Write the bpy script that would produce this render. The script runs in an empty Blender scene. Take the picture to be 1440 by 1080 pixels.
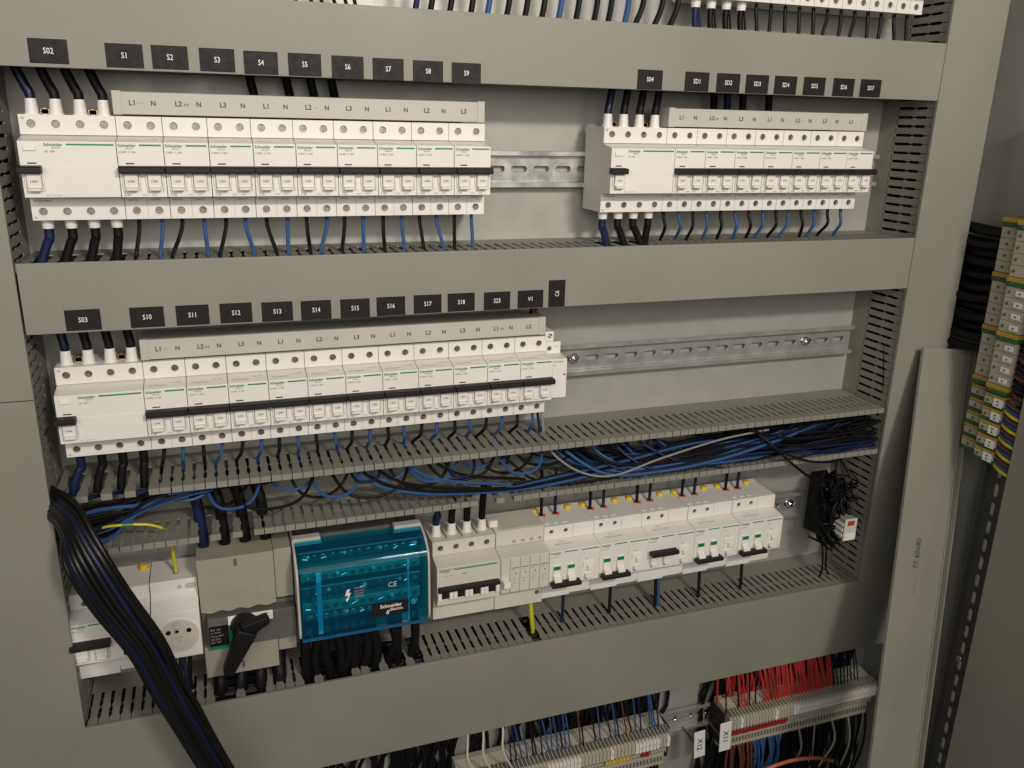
import bpy, bmesh, math, random
from mathutils import Vector, Matrix
from mathutils.geometry import tessellate_polygon
random.seed(7)
R = math.radians
scene = bpy.context.scene
col = scene.collection

# ------------------------------------------------------------------ camera
cd = bpy.data.cameras.new('camera'); cam = bpy.data.objects.new('camera', cd); col.objects.link(cam)
cam.location = (0.13264, -0.80375, 0.04447)
cam.rotation_euler = (1.26883, -0.02142, -0.33703)
cd.lens = 29.518; cd.sensor_width = 36; cd.clip_start = 0.01; cd.clip_end = 50
scene.camera = cam
# ------------------------------------------------------------------ light
w = bpy.data.worlds.new('World'); scene.world = w; w.use_nodes = True
bg = w.node_tree.nodes['Background']; bg.inputs[0].default_value = (0.95, 0.93, 0.88, 1); bg.inputs[1].default_value = 0.085
def area(name, loc, target, sx, sy, power, color, spread=180):
    ld = bpy.data.lights.new(name, 'AREA'); ld.shape = 'RECTANGLE'; ld.size = sx; ld.size_y = sy
    ld.energy = power; ld.color = color; ld.spread = R(spread)
    o = bpy.data.objects.new(name, ld); col.objects.link(o); o.location = loc
    o.rotation_euler = (Vector(target) - Vector(loc)).to_track_quat('-Z', 'Y').to_euler()
    return o
area('ceiling_lamp', (0.70, -1.62, 0.72), (0.38, 0, 0.30), 0.24, 0.10, 8.0, (1.0, 0.925, 0.84), 120)
area('room_bounce_fill', (0.05, -1.55, 0.42), (0.42, 0, 0.16), 1.70, 0.80, 12.0, (1.0, 0.935, 0.86), 150)  # added soft front fill, standing in for light bounced around the room
scene.view_settings.view_transform = 'Standard'; scene.view_settings.look = 'None'
scene.view_settings.exposure = 0.0; scene.view_settings.gamma = 1.0

# ------------------------------------------------------------------ materials
def mat(name, c, rough=0.5, metal=0.0, bump=0.0, bscale=900.0, var=0.0, vscale=20.0, spec=0.5, mottle=0.0):
    m = bpy.data.materials.new(name); m.use_nodes = True
    nt = m.node_tree; b = nt.nodes['Principled BSDF']
    b.inputs['Base Color'].default_value = (*c, 1); b.inputs['Roughness'].default_value = rough
    b.inputs['Metallic'].default_value = metal; b.inputs['Specular IOR Level'].default_value = spec
    tc = nt.nodes.new('ShaderNodeTexCoord')
    g = nt.nodes.new('ShaderNodeNewGeometry')
    if var > 0:
        n = nt.nodes.new('ShaderNodeTexNoise'); n.inputs['Scale'].default_value = vscale; n.inputs['Detail'].default_value = 5
        nt.links.new(g.outputs['Position'], n.inputs['Vector'])
        n2 = nt.nodes.new('ShaderNodeTexNoise'); n2.inputs['Scale'].default_value = 750; n2.inputs['Detail'].default_value = 2
        nt.links.new(g.outputs['Position'], n2.inputs['Vector'])
        ad = nt.nodes.new('ShaderNodeMath'); ad.operation = 'MULTIPLY_ADD'; ad.inputs[1].default_value = mottle; 
        nt.links.new(n2.outputs['Fac'], ad.inputs[0]); nt.links.new(n.outputs['Fac'], ad.inputs[2])
        mr = nt.nodes.new('ShaderNodeMapRange'); mr.inputs[1].default_value = 0.3 + mottle*.5; mr.inputs[2].default_value = 0.7 + mottle*.5
        mr.inputs[3].default_value = 1 - var; mr.inputs[4].default_value = 1 + var
        nt.links.new(ad.outputs[0], mr.inputs[0])
        mx = nt.nodes.new('ShaderNodeVectorMath'); mx.operation = 'SCALE'; mx.inputs[0].default_value = c
        nt.links.new(mr.outputs[0], mx.inputs['Scale']); nt.links.new(mx.outputs[0], b.inputs['Base Color'])
        rr = nt.nodes.new('ShaderNodeMapRange'); rr.inputs[1].default_value = 0.3; rr.inputs[2].default_value = 0.7
        rr.inputs[3].default_value = max(0.05, rough - 0.08); rr.inputs[4].default_value = min(1, rough + 0.1)
        nt.links.new(n.outputs['Fac'], rr.inputs[0]); nt.links.new(rr.outputs[0], b.inputs['Roughness'])
    if bump > 0:
        n = nt.nodes.new('ShaderNodeTexNoise'); n.inputs['Scale'].default_value = bscale; n.inputs['Detail'].default_value = 3
        nt.links.new(g.outputs['Position'], n.inputs['Vector'])
        bp = nt.nodes.new('ShaderNodeBump'); bp.inputs['Strength'].default_value = bump; bp.inputs['Distance'].default_value = 0.0004
        nt.links.new(n.outputs['Fac'], bp.inputs['Height']); nt.links.new(bp.outputs[0], b.inputs['Normal'])
    return m
M = {}
M['duct'] = mat('duct_plastic', (0.236, 0.231, 0.190), 0.55, bump=0.25, var=0.05, vscale=9, mottle=0.6)
M['plate'] = mat('galvanised_plate', (0.375, 0.37, 0.335), 0.42, 0.22, bump=0.10, bscale=500, var=0.02, vscale=35, mottle=0.8)
M['wall'] = mat('cabinet_sheet', (0.31, 0.31, 0.27), 0.5, 0.1, bump=0.2, var=0.08, vscale=8, mottle=0.4)
M['zinc'] = mat('zinc_rail', (0.56, 0.56, 0.53), 0.30, 0.70, bump=0.04, var=0.05, vscale=60)
M['steel'] = mat('screw_steel', (0.24, 0.22, 0.19), 0.36, 0.9, bump=0.3, bscale=1500, var=0.25, vscale=400)
M['chrome'] = mat('bright_zinc', (0.8, 0.8, 0.78), 0.15, 1.0)
M['cream'] = mat('white_plastic', (0.74, 0.72, 0.675), 0.42, bump=0.12, var=0.03, vscale=14, mottle=0.3)
M['white'] = mat('bright_white_plastic', (0.80, 0.77, 0.70), 0.35)
M['offwhite'] = mat('aged_white_plastic', (0.60, 0.58, 0.50), 0.42, bump=0.12, var=0.04, vscale=25, mottle=0.3)
M['comb'] = mat('comb_cover_plastic', (0.47, 0.455, 0.405), 0.5, bump=0.1, var=0.04, vscale=20, mottle=0.3)
M['beige'] = mat('beige_plastic', (0.325, 0.305, 0.245), 0.5, bump=0.2, var=0.05, vscale=25, mottle=0.4)
M['dkgrey'] = mat('dark_grey_plastic', (0.11, 0.108, 0.095), 0.45, bump=0.2, var=0.08, vscale=30)
M['black'] = mat('black_plastic', (0.008, 0.0075, 0.007), 0.5, spec=0.22)
M['toggle'] = mat('toggle_charcoal', (0.016, 0.014, 0.013), 0.5, spec=0.25)
M['tag'] = mat('label_black', (0.013, 0.010, 0.010), 0.55, spec=0.25, var=0.2, vscale=200)
M['ink'] = mat('print_ink', (0.07, 0.065, 0.06), 0.6)
M['inkp'] = mat('print_ink_faint', (0.33, 0.30, 0.27), 0.6)
M['lettw'] = mat('white_print', (0.80, 0.78, 0.74), 0.5)
M['green'] = mat('green_print', (0.01, 0.22, 0.09), 0.4)
M['greenflag'] = mat('green_flag', (0.0, 0.20, 0.09), 0.4)
M['cblack'] = mat('black_cable', (0.006, 0.006, 0.006), 0.5, spec=0.18)
M['cheavy'] = mat('heavy_black_cable', (0.006, 0.006, 0.006), 0.33, spec=0.3)
M['cnavy'] = mat('navy_cable', (0.005, 0.009, 0.032), 0.36, spec=0.3)
M['cyellow'] = mat('yellow_cable', (0.50, 0.47, 0.03), 0.45)
M['cblue'] = mat('blue_cable', (0.026, 0.085, 0.225), 0.5, spec=0.25)
M['cdblue'] = mat('dark_blue_cable', (0.008, 0.016, 0.055), 0.5, spec=0.25)
M['cred'] = mat('red_cable', (0.45, 0.038, 0.03), 0.45)
M['cbrown'] = mat('brown_cable', (0.13, 0.035, 0.015), 0.4)
M['cgrey'] = mat('grey_cable', (0.25, 0.24, 0.22), 0.4)
M['cwhite'] = mat('white_cable', (0.6, 0.58, 0.52), 0.4)
M['yellow'] = mat('yellow_plastic', (0.66, 0.44, 0.03), 0.45)
M['orange'] = mat('orange_plastic', (0.55, 0.16, 0.07), 0.5)
M['gterm'] = mat('green_plastic', (0.01, 0.16, 0.04), 0.45)
M['rail_red'] = mat('red_jumper', (0.33, 0.02, 0.02), 0.45)
M['brass'] = mat('brass', (0.45, 0.34, 0.14), 0.35, 0.9)
M['syellow'] = mat('dull_yellow_plastic', (0.42, 0.27, 0.035), 0.5)
M['sgreen'] = mat('dull_green_plastic', (0.015, 0.11, 0.035), 0.5)
M['termb'] = mat('terminal_beige', (0.47, 0.44, 0.35), 0.5, var=0.05, vscale=60)
M['termd'] = mat('terminal_grey', (0.43, 0.395, 0.32), 0.5, var=0.06, vscale=80)
def gy_mat():
    m = mat('green_yellow_cable', (0.5, 0.5, 0.05), 0.4); nt = m.node_tree; b = nt.nodes['Principled BSDF']
    g = nt.nodes.new('ShaderNodeTexCoord'); n = nt.nodes.new('ShaderNodeTexWave'); n.inputs['Scale'].default_value = 9
    n.inputs['Distortion'].default_value = 1.0
    nt.links.new(g.outputs['Object'], n.inputs['Vector'])
    r = nt.nodes.new('ShaderNodeValToRGB'); r.color_ramp.elements[0].color = (0.12, 0.3, 0.04, 1); r.color_ramp.elements[0].position = .15
    r.color_ramp.elements[1].color = (0.62, 0.55, 0.03, 1); r.color_ramp.elements[1].position = .25
    nt.links.new(n.outputs['Color'], r.inputs[0]); nt.links.new(r.outputs[0], b.inputs['Base Color'])
    return m
M['cgy'] = gy_mat()
def teal_mat():
    m = bpy.data.materials.new('teal_clear_plastic'); m.use_nodes = True; nt = m.node_tree
    b = nt.nodes['Principled BSDF']; out = nt.nodes['Material Output']
    b.inputs['Base Color'].default_value = (0.01, 0.17, 0.28, 1); b.inputs['Roughness'].default_value = 0.10
    b.inputs['Coat Weight'].default_value = 0.6; b.inputs['Coat Roughness'].default_value = 0.06
    t = nt.nodes.new('ShaderNodeBsdfTransparent'); t.inputs[0].default_value = (0.44, 0.84, 0.96, 1)
    mx = nt.nodes.new('ShaderNodeMixShader'); mx.inputs[0].default_value = 0.12
    nt.links.new(t.outputs[0], mx.inputs[1]); nt.links.new(b.outputs[0], mx.inputs[2]); nt.links.new(mx.outputs[0], out.inputs[0])
    return m
M['teal'] = teal_mat()
M['slate'] = mat('slate_plastic', (0.05, 0.06, 0.07), 0.45)
M['cyan'] = mat('cyan_plastic', (0.06, 0.42, 0.52), 0.4)
M['gbright'] = mat('bright_green_plastic', (0.05, 0.30, 0.20), 0.45)

# ------------------------------------------------------------------ mesh helpers
class MB:
    def __init__(s): s.v = []; s.f = []
    def box(s, x0, x1, y0, y1, z0, z1):
        n = len(s.v)
        s.v += [(x, y, z) for x in (x0, x1) for y in (y0, y1) for z in (z0, z1)]
        for q in ((0,1,3,2),(4,6,7,5),(0,4,5,1),(2,3,7,6),(0,2,6,4),(1,5,7,3)): s.f.append([n+i for i in q])
        return s
    def prism(s, axis, prof, a, b):
        def P(u, v, t):
            return (t, u, v) if axis == 'x' else ((u, t, v) if axis == 'y' else (u, v, t))
        n = len(s.v); k = len(prof)
        s.v += [P(u, v, a) for u, v in prof] + [P(u, v, b) for u, v in prof]
        for i in range(k): j = (i+1) % k; s.f.append([n+i, n+j, n+k+j, n+k+i])
        tri = tessellate_polygon([[Vector((u, v, 0)) for u, v in prof]])
        for t in tri: s.f.append([n+i for i in t]); s.f.append([n+k+i for i in reversed(t)])
        return s
    def cyl(s, c, r, h, axis='y', n=14, r2=None, a0=0.0):
        # from c to c + h along axis
        r2 = r if r2 is None else r2; m = len(s.v)
        for t, rr in ((0, r), (h, r2)):
            for i in range(n):
                a = a0 + 2*math.pi*i/n; u, v = rr*math.cos(a), rr*math.sin(a)
                s.v.append({'x': (c[0]+t, c[1]+u, c[2]+v), 'y': (c[0]+u, c[1]+t, c[2]+v), 'z': (c[0]+u, c[1]+v, c[2]+t)}[axis])
        for i in range(n): j = (i+1) % n; s.f.append([m+i, m+j, m+n+j, m+n+i])
        s.f.append([m+i for i in reversed(range(n))]); s.f.append([m+n+i for i in range(n)])
        return s
    def ring(s, c, r0, r1, h, n=16):
        # collar on a -y face: sits in front of plane y=c[1]
        m = len(s.v)
        for y, rr in ((c[1], r1), (c[1]-h, r1), (c[1]-h, r0), (c[1], r0)):
            for i in range(n):
                a = 2*math.pi*i/n; s.v.append((c[0]+rr*math.cos(a), y, c[2]+rr*math.sin(a)))
        for k in range(3):
            for i in range(n): j = (i+1) % n; s.f.append([m+k*n+i, m+k*n+j, m+(k+1)*n+j, m+(k+1)*n+i])
        return s
    def holed(s, outer, holes, y0, y1, n=14):
        # slab facing -y at y0 with through holes to y1; outer polygon [(x,z)], holes: list of polygons
        loops = [outer] + holes
        tri = tessellate_polygon([[Vector((x, z, 0)) for x, z in lp] for lp in loops])
        flat = [p for lp in loops for p in lp]; m = len(s.v); k = len(flat)
        s.v += [(x, y0, z) for x, z in flat] + [(x, y1, z) for x, z in flat]
        for t in tri: s.f.append([m+i for i in t]); s.f.append([m+k+i for i in reversed(t)])
        o = 0
        for lp in loops:
            L = len(lp)
            for i in range(L): j = (i+1) % L; s.f.append([m+o+i, m+o+j, m+k+o+j, m+k+o+i])
            o += L
        return s
    def tube(s, pts, r, n=8, sub=6, caps=True):
        P = smooth(pts, sub); m = len(s.v); up = Vector((0.13, 0.21, 0.97)); prev = None
        for i, p in enumerate(P):
            d = (P[min(i+1, len(P)-1)] - P[max(i-1, 0)]).normalized()
            if prev is None:
                a = d.cross(up); a = a if a.length > .1 else d.cross(Vector((1, 0, 0)))
            else: a = prev - d*prev.dot(d)
            a.normalize(); prev = a; b = d.cross(a)
            rr = r[min(i, len(r)-1)] if isinstance(r, list) else r
            for k in range(n):
                t = 2*math.pi*k/n; q = p + (a*math.cos(t) + b*math.sin(t))*rr; s.v.append(tuple(q))
        for i in range(len(P)-1):
            for k in range(n):
                j = (k+1) % n; s.f.append([m+i*n+k, m+i*n+j, m+(i+1)*n+j, m+(i+1)*n+k])
        if caps:
            s.f.append([m+k for k in range(n)]); L = m+(len(P)-1)*n; s.f.append([L+k for k in reversed(range(n))])
        return s
    def mesh(s, name, mt, bevel=0.0, smooth_=False, seg=1, ang=35):
        me = bpy.data.meshes.new(name); me.from_pydata(s.v, [], s.f)
        bm = bmesh.new(); bm.from_mesh(me)
        bmesh.ops.remove_doubles(bm, verts=bm.verts, dist=1e-6)
        bmesh.ops.recalc_face_normals(bm, faces=bm.faces)
        if bevel > 0:
            ed = [e for e in bm.edges if len(e.link_faces) == 2 and e.calc_face_angle(0) > R(ang)]
            bmesh.ops.bevel(bm, geom=ed, offset=bevel, segments=seg, affect='EDGES', profile=0.6, clamp_overlap=True)
        bm.to_mesh(me); bm.free()
        if smooth_:
            me.polygons.foreach_set('use_smooth', [True]*len(me.polygons))
            try: me.set_sharp_from_angle(angle=R(40))
            except Exception: pass
        me.materials.append(M[mt]); return me
def smooth(pts, sub):
    pts = [Vector(p) for p in pts]
    if len(pts) < 3: return pts
    out = []; Q = [pts[0]*2 - pts[1]] + pts + [pts[-1]*2 - pts[-2]]
    for i in range(1, len(Q)-2):
        p0, p1, p2, p3 = Q[i-1:i+3]
        for k in range(sub):
            t = k/sub
            out.append(0.5*((2*p1) + (p2-p0)*t + (2*p0-5*p1+4*p2-p3)*t*t + (3*p1-p0-3*p2+p3)*t**3))
    out.append(pts[-1]); return out
def circ(x, z, r, n=14): return [(x+r*math.cos(2*math.pi*i/n), z+r*math.sin(2*math.pi*i/n)) for i in range(n)]
def rect(x0, x1, z0, z1): return [(x0, z0), (x1, z0), (x1, z1), (x0, z1)]
def slot(x, z, l, h, n=5):
    r = h/2; c = l/2 - r
    return [(x+c+r*math.cos(a), z+r*math.sin(a)) for a in [(-math.pi/2 + math.pi*i/n) for i in range(n+1)]] + \
           [(x-c+r*math.cos(a), z+r*math.sin(a)) for a in [(math.pi/2 + math.pi*i/n) for i in range(n+1)]]
def obj(name, me, parent=None, loc=(0,0,0), rot=(0,0,0)):
    o = bpy.data.objects.new(name, me); col.objects.link(o); o.location = loc; o.rotation_euler = rot
    if parent: o.parent = parent
    return o
def tag(o, label, cat, group=None):
    o['label'] = label; o['category'] = cat
    if group: o['group'] = group
    return o
def thing(name, label, cat, loc=(0,0,0), group=None):
    o = bpy.data.objects.new(name, None); col.objects.link(o); o.location = loc; o.empty_display_size = 0.01
    return tag(o, label, cat, group)
def struct(name, me, loc=(0,0,0)):
    o = obj(name, me, None, loc); o['kind'] = 'structure'; return o
def copy_tree(root, loc, label, group=None):
    r = root.copy(); col.objects.link(r); r.location = loc; r['label'] = label
    if group: r['group'] = group
    for ch in root.children:
        c = ch.copy(); col.objects.link(c); c.parent = r
        for gch in ch.children:
            d = gch.copy(); col.objects.link(d); d.parent = c
    return r
_tc = {}
def text_mesh(txt, size, mt, bold=0.0, align='LEFT', spacing=1.0):
    """flat lettering mesh standing in the XZ plane, readable from -y"""
    k = (txt, size, mt, bold, align, spacing)
    if k in _tc: return _tc[k]
    c = bpy.data.curves.new('lettering', 'FONT'); c.body = txt; c.size = size; c.resolution_u = 2
    c.offset = bold; c.align_x = align; c.space_character = spacing
    o = bpy.data.objects.new('tmp', c); col.objects.link(o)
    bpy.context.view_layer.update()
    me = bpy.data.meshes.new_from_object(o.evaluated_get(bpy.context.evaluated_depsgraph_get()))
    bpy.data.objects.remove(o); bpy.data.curves.remove(c)
    me.transform(Matrix.Rotation(R(90), 4, 'X')); me.materials.clear(); me.materials.append(M[mt])
    _tc[k] = me; return me
def text(parent, txt, size, mt, loc, name='lettering', bold=0.0, align='LEFT', rot=(0,0,0), spacing=1.0):
    return obj(name, text_mesh(txt, size, mt, bold, align, spacing), parent, loc, rot)

_o = 'first second third fourth fifth sixth seventh eighth ninth tenth eleventh twelfth thirteenth fourteenth fifteenth sixteenth seventeenth eighteenth nineteenth twentieth'.split()
def ordw(i):
    if i <= 20: return _o[i-1]
    t_ = {2: 'twenty', 3: 'thirty', 4: 'forty', 5: 'fifty', 6: 'sixty'}[i//10]
    return t_ + '-' + _o[i % 10 - 1] if i % 10 else t_[:-1] + 'ieth'
P = 0.018
ROW = {1: (0.0, 0.0), 2: (0.52185, 0.0), 3: (-0.00054, -0.21376), 0: (0.6135, 0.2105)}
YN = -0.0197

# ------------------------------------------------------------------ setting
struct('mounting_plate', MB().box(-0.16, 1.03, 0.060, 0.0625, -1.10, 0.60).mesh('mounting_plate', 'plate'))
struct('cabinet_side_wall', MB().box(1.026, 1.030, -0.60, 0.060, -1.10, 0.60).mesh('side_wall', 'wall'))
struct('cabinet_back_panel', MB().box(-0.50, -0.161, 0.058, 0.062, -1.10, 0.60).mesh('back_panel', 'wall'))

# ------------------------------------------------------------------ wiring ducts
FY, BY = -0.0250, 0.0595
# one finger of a duct wall: 10 mm pitch, length along y, thin in z (tip lip points down)
def tooth_mesh(lip):
    prof = []
    hw = [(0.034, 4.3), (0.031, 3.35), (0.010, 3.35), (0.0085, 4.2), (0.0055, 4.2), (0.004, 3.35), (-0.009, 3.35), (-0.0120, 4.65), (-0.0232, 4.65)]
    L = [(-w*1e-3, y) for y, w in hw]; Rr = [(w*1e-3, y) for y, w in reversed(hw)]
    m = MB(); m.prism('z', L + Rr, -0.0013, 0.0)
    if lip: m.box(-0.0046, 0.0046, -0.0236, -0.0219, -0.0060, -0.00005)
    return m
TOOTH = tooth_mesh(True).mesh('tooth', 'duct')
def mirror_z(mb):
    mb.v = [(x, y, -z) for x, y, z in mb.v]; return mb
TOOTH_UP = mirror_z(tooth_mesh(True)).mesh('tooth', 'duct')
def side_tooth(sgn):
    m = tooth_mesh(False); m.v = [(sgn*z, y, x) for x, y, z in m.v]; return m
TOOTH_R = side_tooth(1).mesh('tooth', 'duct'); TOOTH_L = side_tooth(-1).mesh('tooth', 'duct')

def hduct(label, z0, z1, cover, top_missing=None, bot_missing=None, x0=-0.0213, x1=0.9085, group='horizontal wiring ducts'):
    t = thing('wiring_duct', label, 'cable duct', ((x0+x1)/2, BY, (z0+z1)/2), group)
    ox, oz = (x0+x1)/2, (z0+z1)/2
    def lo(m): m.v = [(x-ox, y-BY, z-oz) for x, y, z in m.v]; return m
    b = MB().box(x0, x1, BY-0.0015, BY, z0, z1)
    for miss, z, s in ((top_missing, z1, -1), (bot_missing, z0, 1)):
        zz = sorted((z, z+s*0.0013))
        b.box(x0, x1, 0.033 if miss is not None else FY+0.003, BY-0.0015, zz[0], zz[1])
    obj('duct_base', lo(b).mesh('duct_base', 'duct'), t)
    for miss, z, me in ((top_missing, z1, TOOTH), (bot_missing, z0, TOOTH_UP)):
        if miss is None: continue
        k = -3
        while True:
            x = 0.002 + 0.010*k; k += 1
            if x < x0+0.003: continue
            if x > x1-0.004: break
            if any(abs(x-q) < 0.002 for q in miss): continue
            o = obj('tooth', me, t, (x-ox, -BY, z-oz), (0, R(random.uniform(-.8,.8)), R(random.uniform(-.5,.5))))
    if cover:
        c = MB(); 
        c.prism('x', [(FY, z0-.0006), (FY, z1+.0006), (FY+.0025, z1+.0006), (FY+.0025, z1+.0018), (FY-.0013, z1+.0018), (FY-.0013, z0-.0018), (FY+.0025, z0-.0018), (FY+.0025, z0-.0006)], x0-.0003, x1+.0003)
        obj('cover', lo(c).mesh('cover', 'duct', bevel=0.0006, seg=2), t)
    return t
D2MISS = [-.018+.010, .012, .032, .052, .522, .542, .562]
hduct('grey wiring duct along the top with S1 to S9 and SD1 to SD7 tags', 0.0795, 0.1355, True, None, [-.008,.012,.032,.052,.182,.212,.232,.252,.512,.532,.552,.572,.662,.682,.702,.732], x0=-0.060)
hduct('grey wiring duct in the middle with the S10 to S18 tags', -0.1325, -0.0762, True, D2MISS, None)
hduct('open grey wiring duct without cover, wires hanging out of it', -0.3470, -0.2862, False, [-.008,.012,.032,.052], [.102,.122,.142,.382,.392,.412])
hduct('tall grey wiring duct at the bottom above the terminal strips', -0.6350, -0.5310, True, [.102,.112,.132,.142,.192,.212,.222,.232,.262,.282,.292,.312,.452], None, x0=-.0240, x1=.9880)

def vduct(label, x0, x1, side, joints, z0=-1.05, z1=0.55, t0=-0.66, t1=0.20):
    t = thing('vertical_wiring_duct', label, 'cable duct', ((x0+x1)/2, BY, z0), 'vertical wiring ducts')
    ox = (x0+x1)/2
    def lo(m): m.v = [(x-ox, y-BY, z-z0) for x, y, z in m.v]; return m
    b = MB().box(x0, x1, BY-0.0015, BY, z0, z1)
    xs = x0 if side == 'l' else x1; s = 1 if side == 'l' else -1
    xa = sorted((xs, xs+s*0.0013)); b.box(xa[0], xa[1], 0.033, BY-.0015, z0, z1)
    b.box(xa[0], xa[1], FY+.003, 0.033, t1, z1)
    if t0-.006 > z0: b.box(xa[0], xa[1], FY+.003, 0.033, z0, t0-0.004)
    xo = x1 if side == 'l' else x0; xb = sorted((xo, xo-s*0.0013)); b.box(xb[0], xb[1], FY+.003, BY-.0015, z0, z1)
    obj('duct_base', lo(b).mesh('duct_base', 'duct'), t)
    z = t0
    while z < t1:
        obj('tooth', TOOTH_L if side == 'l' else TOOTH_R, t, (xs-ox, -BY, z-z0), (R(random.uniform(-.4,.4)), 0, 0)); z += 0.010
    js = [z0] + joints + [z1]
    for a, bb in zip(js, js[1:]):
        c = MB().prism('z', [(x0-.0006, FY), (x1+.0006, FY), (x1+.0006, FY+.003), (x1+.0018, FY+.003), (x1+.0018, FY-.0013), (x0-.0018, FY-.0013), (x0-.0018, FY+.003), (x0-.0006, FY+.003)], a+.0003, bb-.0003)
        obj('cover', lo(c).mesh('cover', 'duct', bevel=0.0006, seg=2), t)
vduct('grey vertical wiring duct down the left edge', -0.1225, -0.0252, 'r', [-0.1917])
vduct('grey vertical wiring duct on the right of the breaker rows', 0.9115, 0.9870, 'l', [], z0=-.5300, t0=-.525)

# dark wire filling inside the vertical ducts, seen through the slots
def wire_mass(name, label, paths, c, r):
    m = MB()
    for p in paths: m.tube(p, r, 6, 3)
    o = obj(name, m.mesh(name, c, smooth_=True)); tag(o, label, 'wires'); o['kind'] = 'stuff'
def duct_wires(x0, x1, label, n=16, zb=-.8):
    ps = []
    for i in range(n):
        x = random.uniform(x0, x1); y = random.uniform(-.012, 0.045); pts = []
        z = 0.3
        while z > zb:
            pts.append((min(max(x+random.uniform(-.010,.010), x0), x1), min(max(y+random.uniform(-.02,.02), -.019), .05), z)); z -= 0.12
        ps.append(pts)
    wire_mass('wire_mass', label, ps, 'cblack', .0028)
duct_wires(-0.050, -0.029, 'dark wires filling the left vertical duct behind its slots', 26)
duct_wires(0.915, 0.945, 'dark wires filling the right vertical duct behind its slots', 30, -.46)
ps = []  # unseen black wires added in the closed ducts so the slots read dark
for zl, zh in ((-.122, -.082), (-.575, -.5365), (.085, .115)):
    for i in range(44):
        y = random.uniform(-.016, .048); z = random.uniform(zl, zh); x = -.02; pts = []
        while x < .90:
            pts.append((x, min(max(y+random.uniform(-.012,.012), -.018), .05), min(max(z+random.uniform(-.012,.012), zl), zh))); x += .13
        ps.append(pts)
wire_mass('wire_mass', 'black wires added inside the closed horizontal ducts to darken their slots', ps, 'cblack', .0030)

# ------------------------------------------------------------------ DIN rails
def rail(label, zc, x0, x1, phase, screws):
    t = thing('din_rail', label, 'mounting rail', ((x0+x1)/2, 0.0598, zc), 'steel mounting rails')
    ox = (x0+x1)/2
    holes = []; x = phase
    while x - 0.025 > x0 + .015: x -= 0.025
    while x < x1 - 0.012: holes.append(slot(x, 0, 0.0175, 0.0062)); x += 0.025
    m = MB().holed(rect(x0, x1, -0.0135, 0.0135), holes, 0.0530, 0.0540)
    m.box(x0, x1, 0.0460, 0.0540, 0.0136, 0.0146); m.box(x0, x1, 0.0460, 0.0540, -0.0146, -0.0136)
    m.box(x0, x1, 0.0450, 0.0460, 0.0136, 0.0185); m.box(x0, x1, 0.0450, 0.0460, -0.0185, -0.0136)
    m.v = [(a-ox, b-.0598, c) for a, b, c in m.v]
    obj('rail', m.mesh('rail', 'zinc', bevel=0.0003), t)
    for sx in screws:
        s = MB().cyl((0, -0.0035, 0), 0.0042, 0.0035, n=18, r2=0.0050).cyl((0, 0, 0), 0.0065, 0.0006, n=18)
        s.cyl((0, -.0048, 0), 0.0022, 0.0014, n=6, r2=0.0036)
        obj('screw', s.mesh('screw', 'chrome', bevel=0.0003, smooth_=True), t, (sx-ox, 0.0530-.0006-.0598, 0))
rail('zinc mounting rail of the top breaker rows, bare between them', -0.0020, -0.020, 0.905, 0.4419, [])
rail('zinc mounting rail of the S10 row, bare to its right', -0.2145, -0.020, 0.905, 0.5376, [0.5140, 0.8358])
rail('zinc mounting rail behind the socket and blue block row', -0.4430, -0.020, 0.862, 0.8190, [0.8438])
rail('zinc mounting rail carrying the bottom terminal strips', -0.7560, 0.370, 1.000, 0.7150, [])

# ------------------------------------------------------------------ breakers
def screw_mesh():
    m = MB().cyl((0, 0, 0.0), 0.0029, 0.0010, n=16)
    for s in (1, -1):
        pts = [(0.0029*math.cos(a), s*0.0029*math.sin(a)) for a in [R(14 + 152*i/7) for i in range(8)]]
        m.prism('y', pts, -0.0007, 0.0)
    return m.mesh('terminal_screw', 'steel')
SCREW = screw_mesh(); SCREWC = SCREW.copy(); SCREWC.materials.clear(); SCREWC.materials.append(M['chrome'])
def screws(t, xs, zs, y=0.0019):
    for z in zs:
        for x in xs: obj('terminal_screw', SCREW, t, (x, y, z), (0, R(random.uniform(0, 180)), 0))
def body_mb(x0, x1, xs_top, xs_bot, rtop=0.0033):
    x0 += 0.00025; x1 -= 0.00025
    prof = [(0.0450, -0.0425), (0.0450, 0.0425), (0.0026, 0.0425), (0.0026, 0.0265), (YN, 0.0222), (YN, -0.0223), (0.0026, -0.0240), (0.0026, -0.0425)]
    m = MB().prism('x', prof, x0, x1)
    m2 = []
    for xs, a, b in ((xs_top, 0.0268, 0.0425), (xs_bot, -0.0425, -0.0243)):
        zc = 0.0353 if a > 0 else -0.0353
        q = MB().holed(rect(x0, x1, a, b), [circ(x, zc, rtop) for x in xs], 0.0, 0.0026)
        for x in xs: q.ring((x, 0.0, zc), rtop, rtop+0.0010, 0.0004)
        m2.append(q)
    return m, m2
def body(t, x0, x1, xt, xb, mt='cream'):
    m, m2 = body_mb(x0, x1, xt, xb)
    obj('body', m.mesh('body', mt, bevel=0.0004, seg=2), t)
    for q in m2: obj('terminal_cover', q.mesh('terminal_cover', mt), t)
def lever_mesh(mt='cream'):
    m = MB().prism('x', [(YN, -.0030), (YN-.0040, -.0032), (YN-.0030, -.0130), (YN-.0030, -.0143), (YN, -.0143)], -0.0052, 0.0052)
    for s in (1, -1): m.prism('x', [(YN, -.0034), (YN-.0016, -.0034), (YN-.0018, -.0110), (YN-.0008, -.0165), (YN, -.0175)], s*0.0064-.0006, s*0.0064+.0006)
    return m.mesh('toggle_lever', mt, bevel=0.0003)
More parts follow.
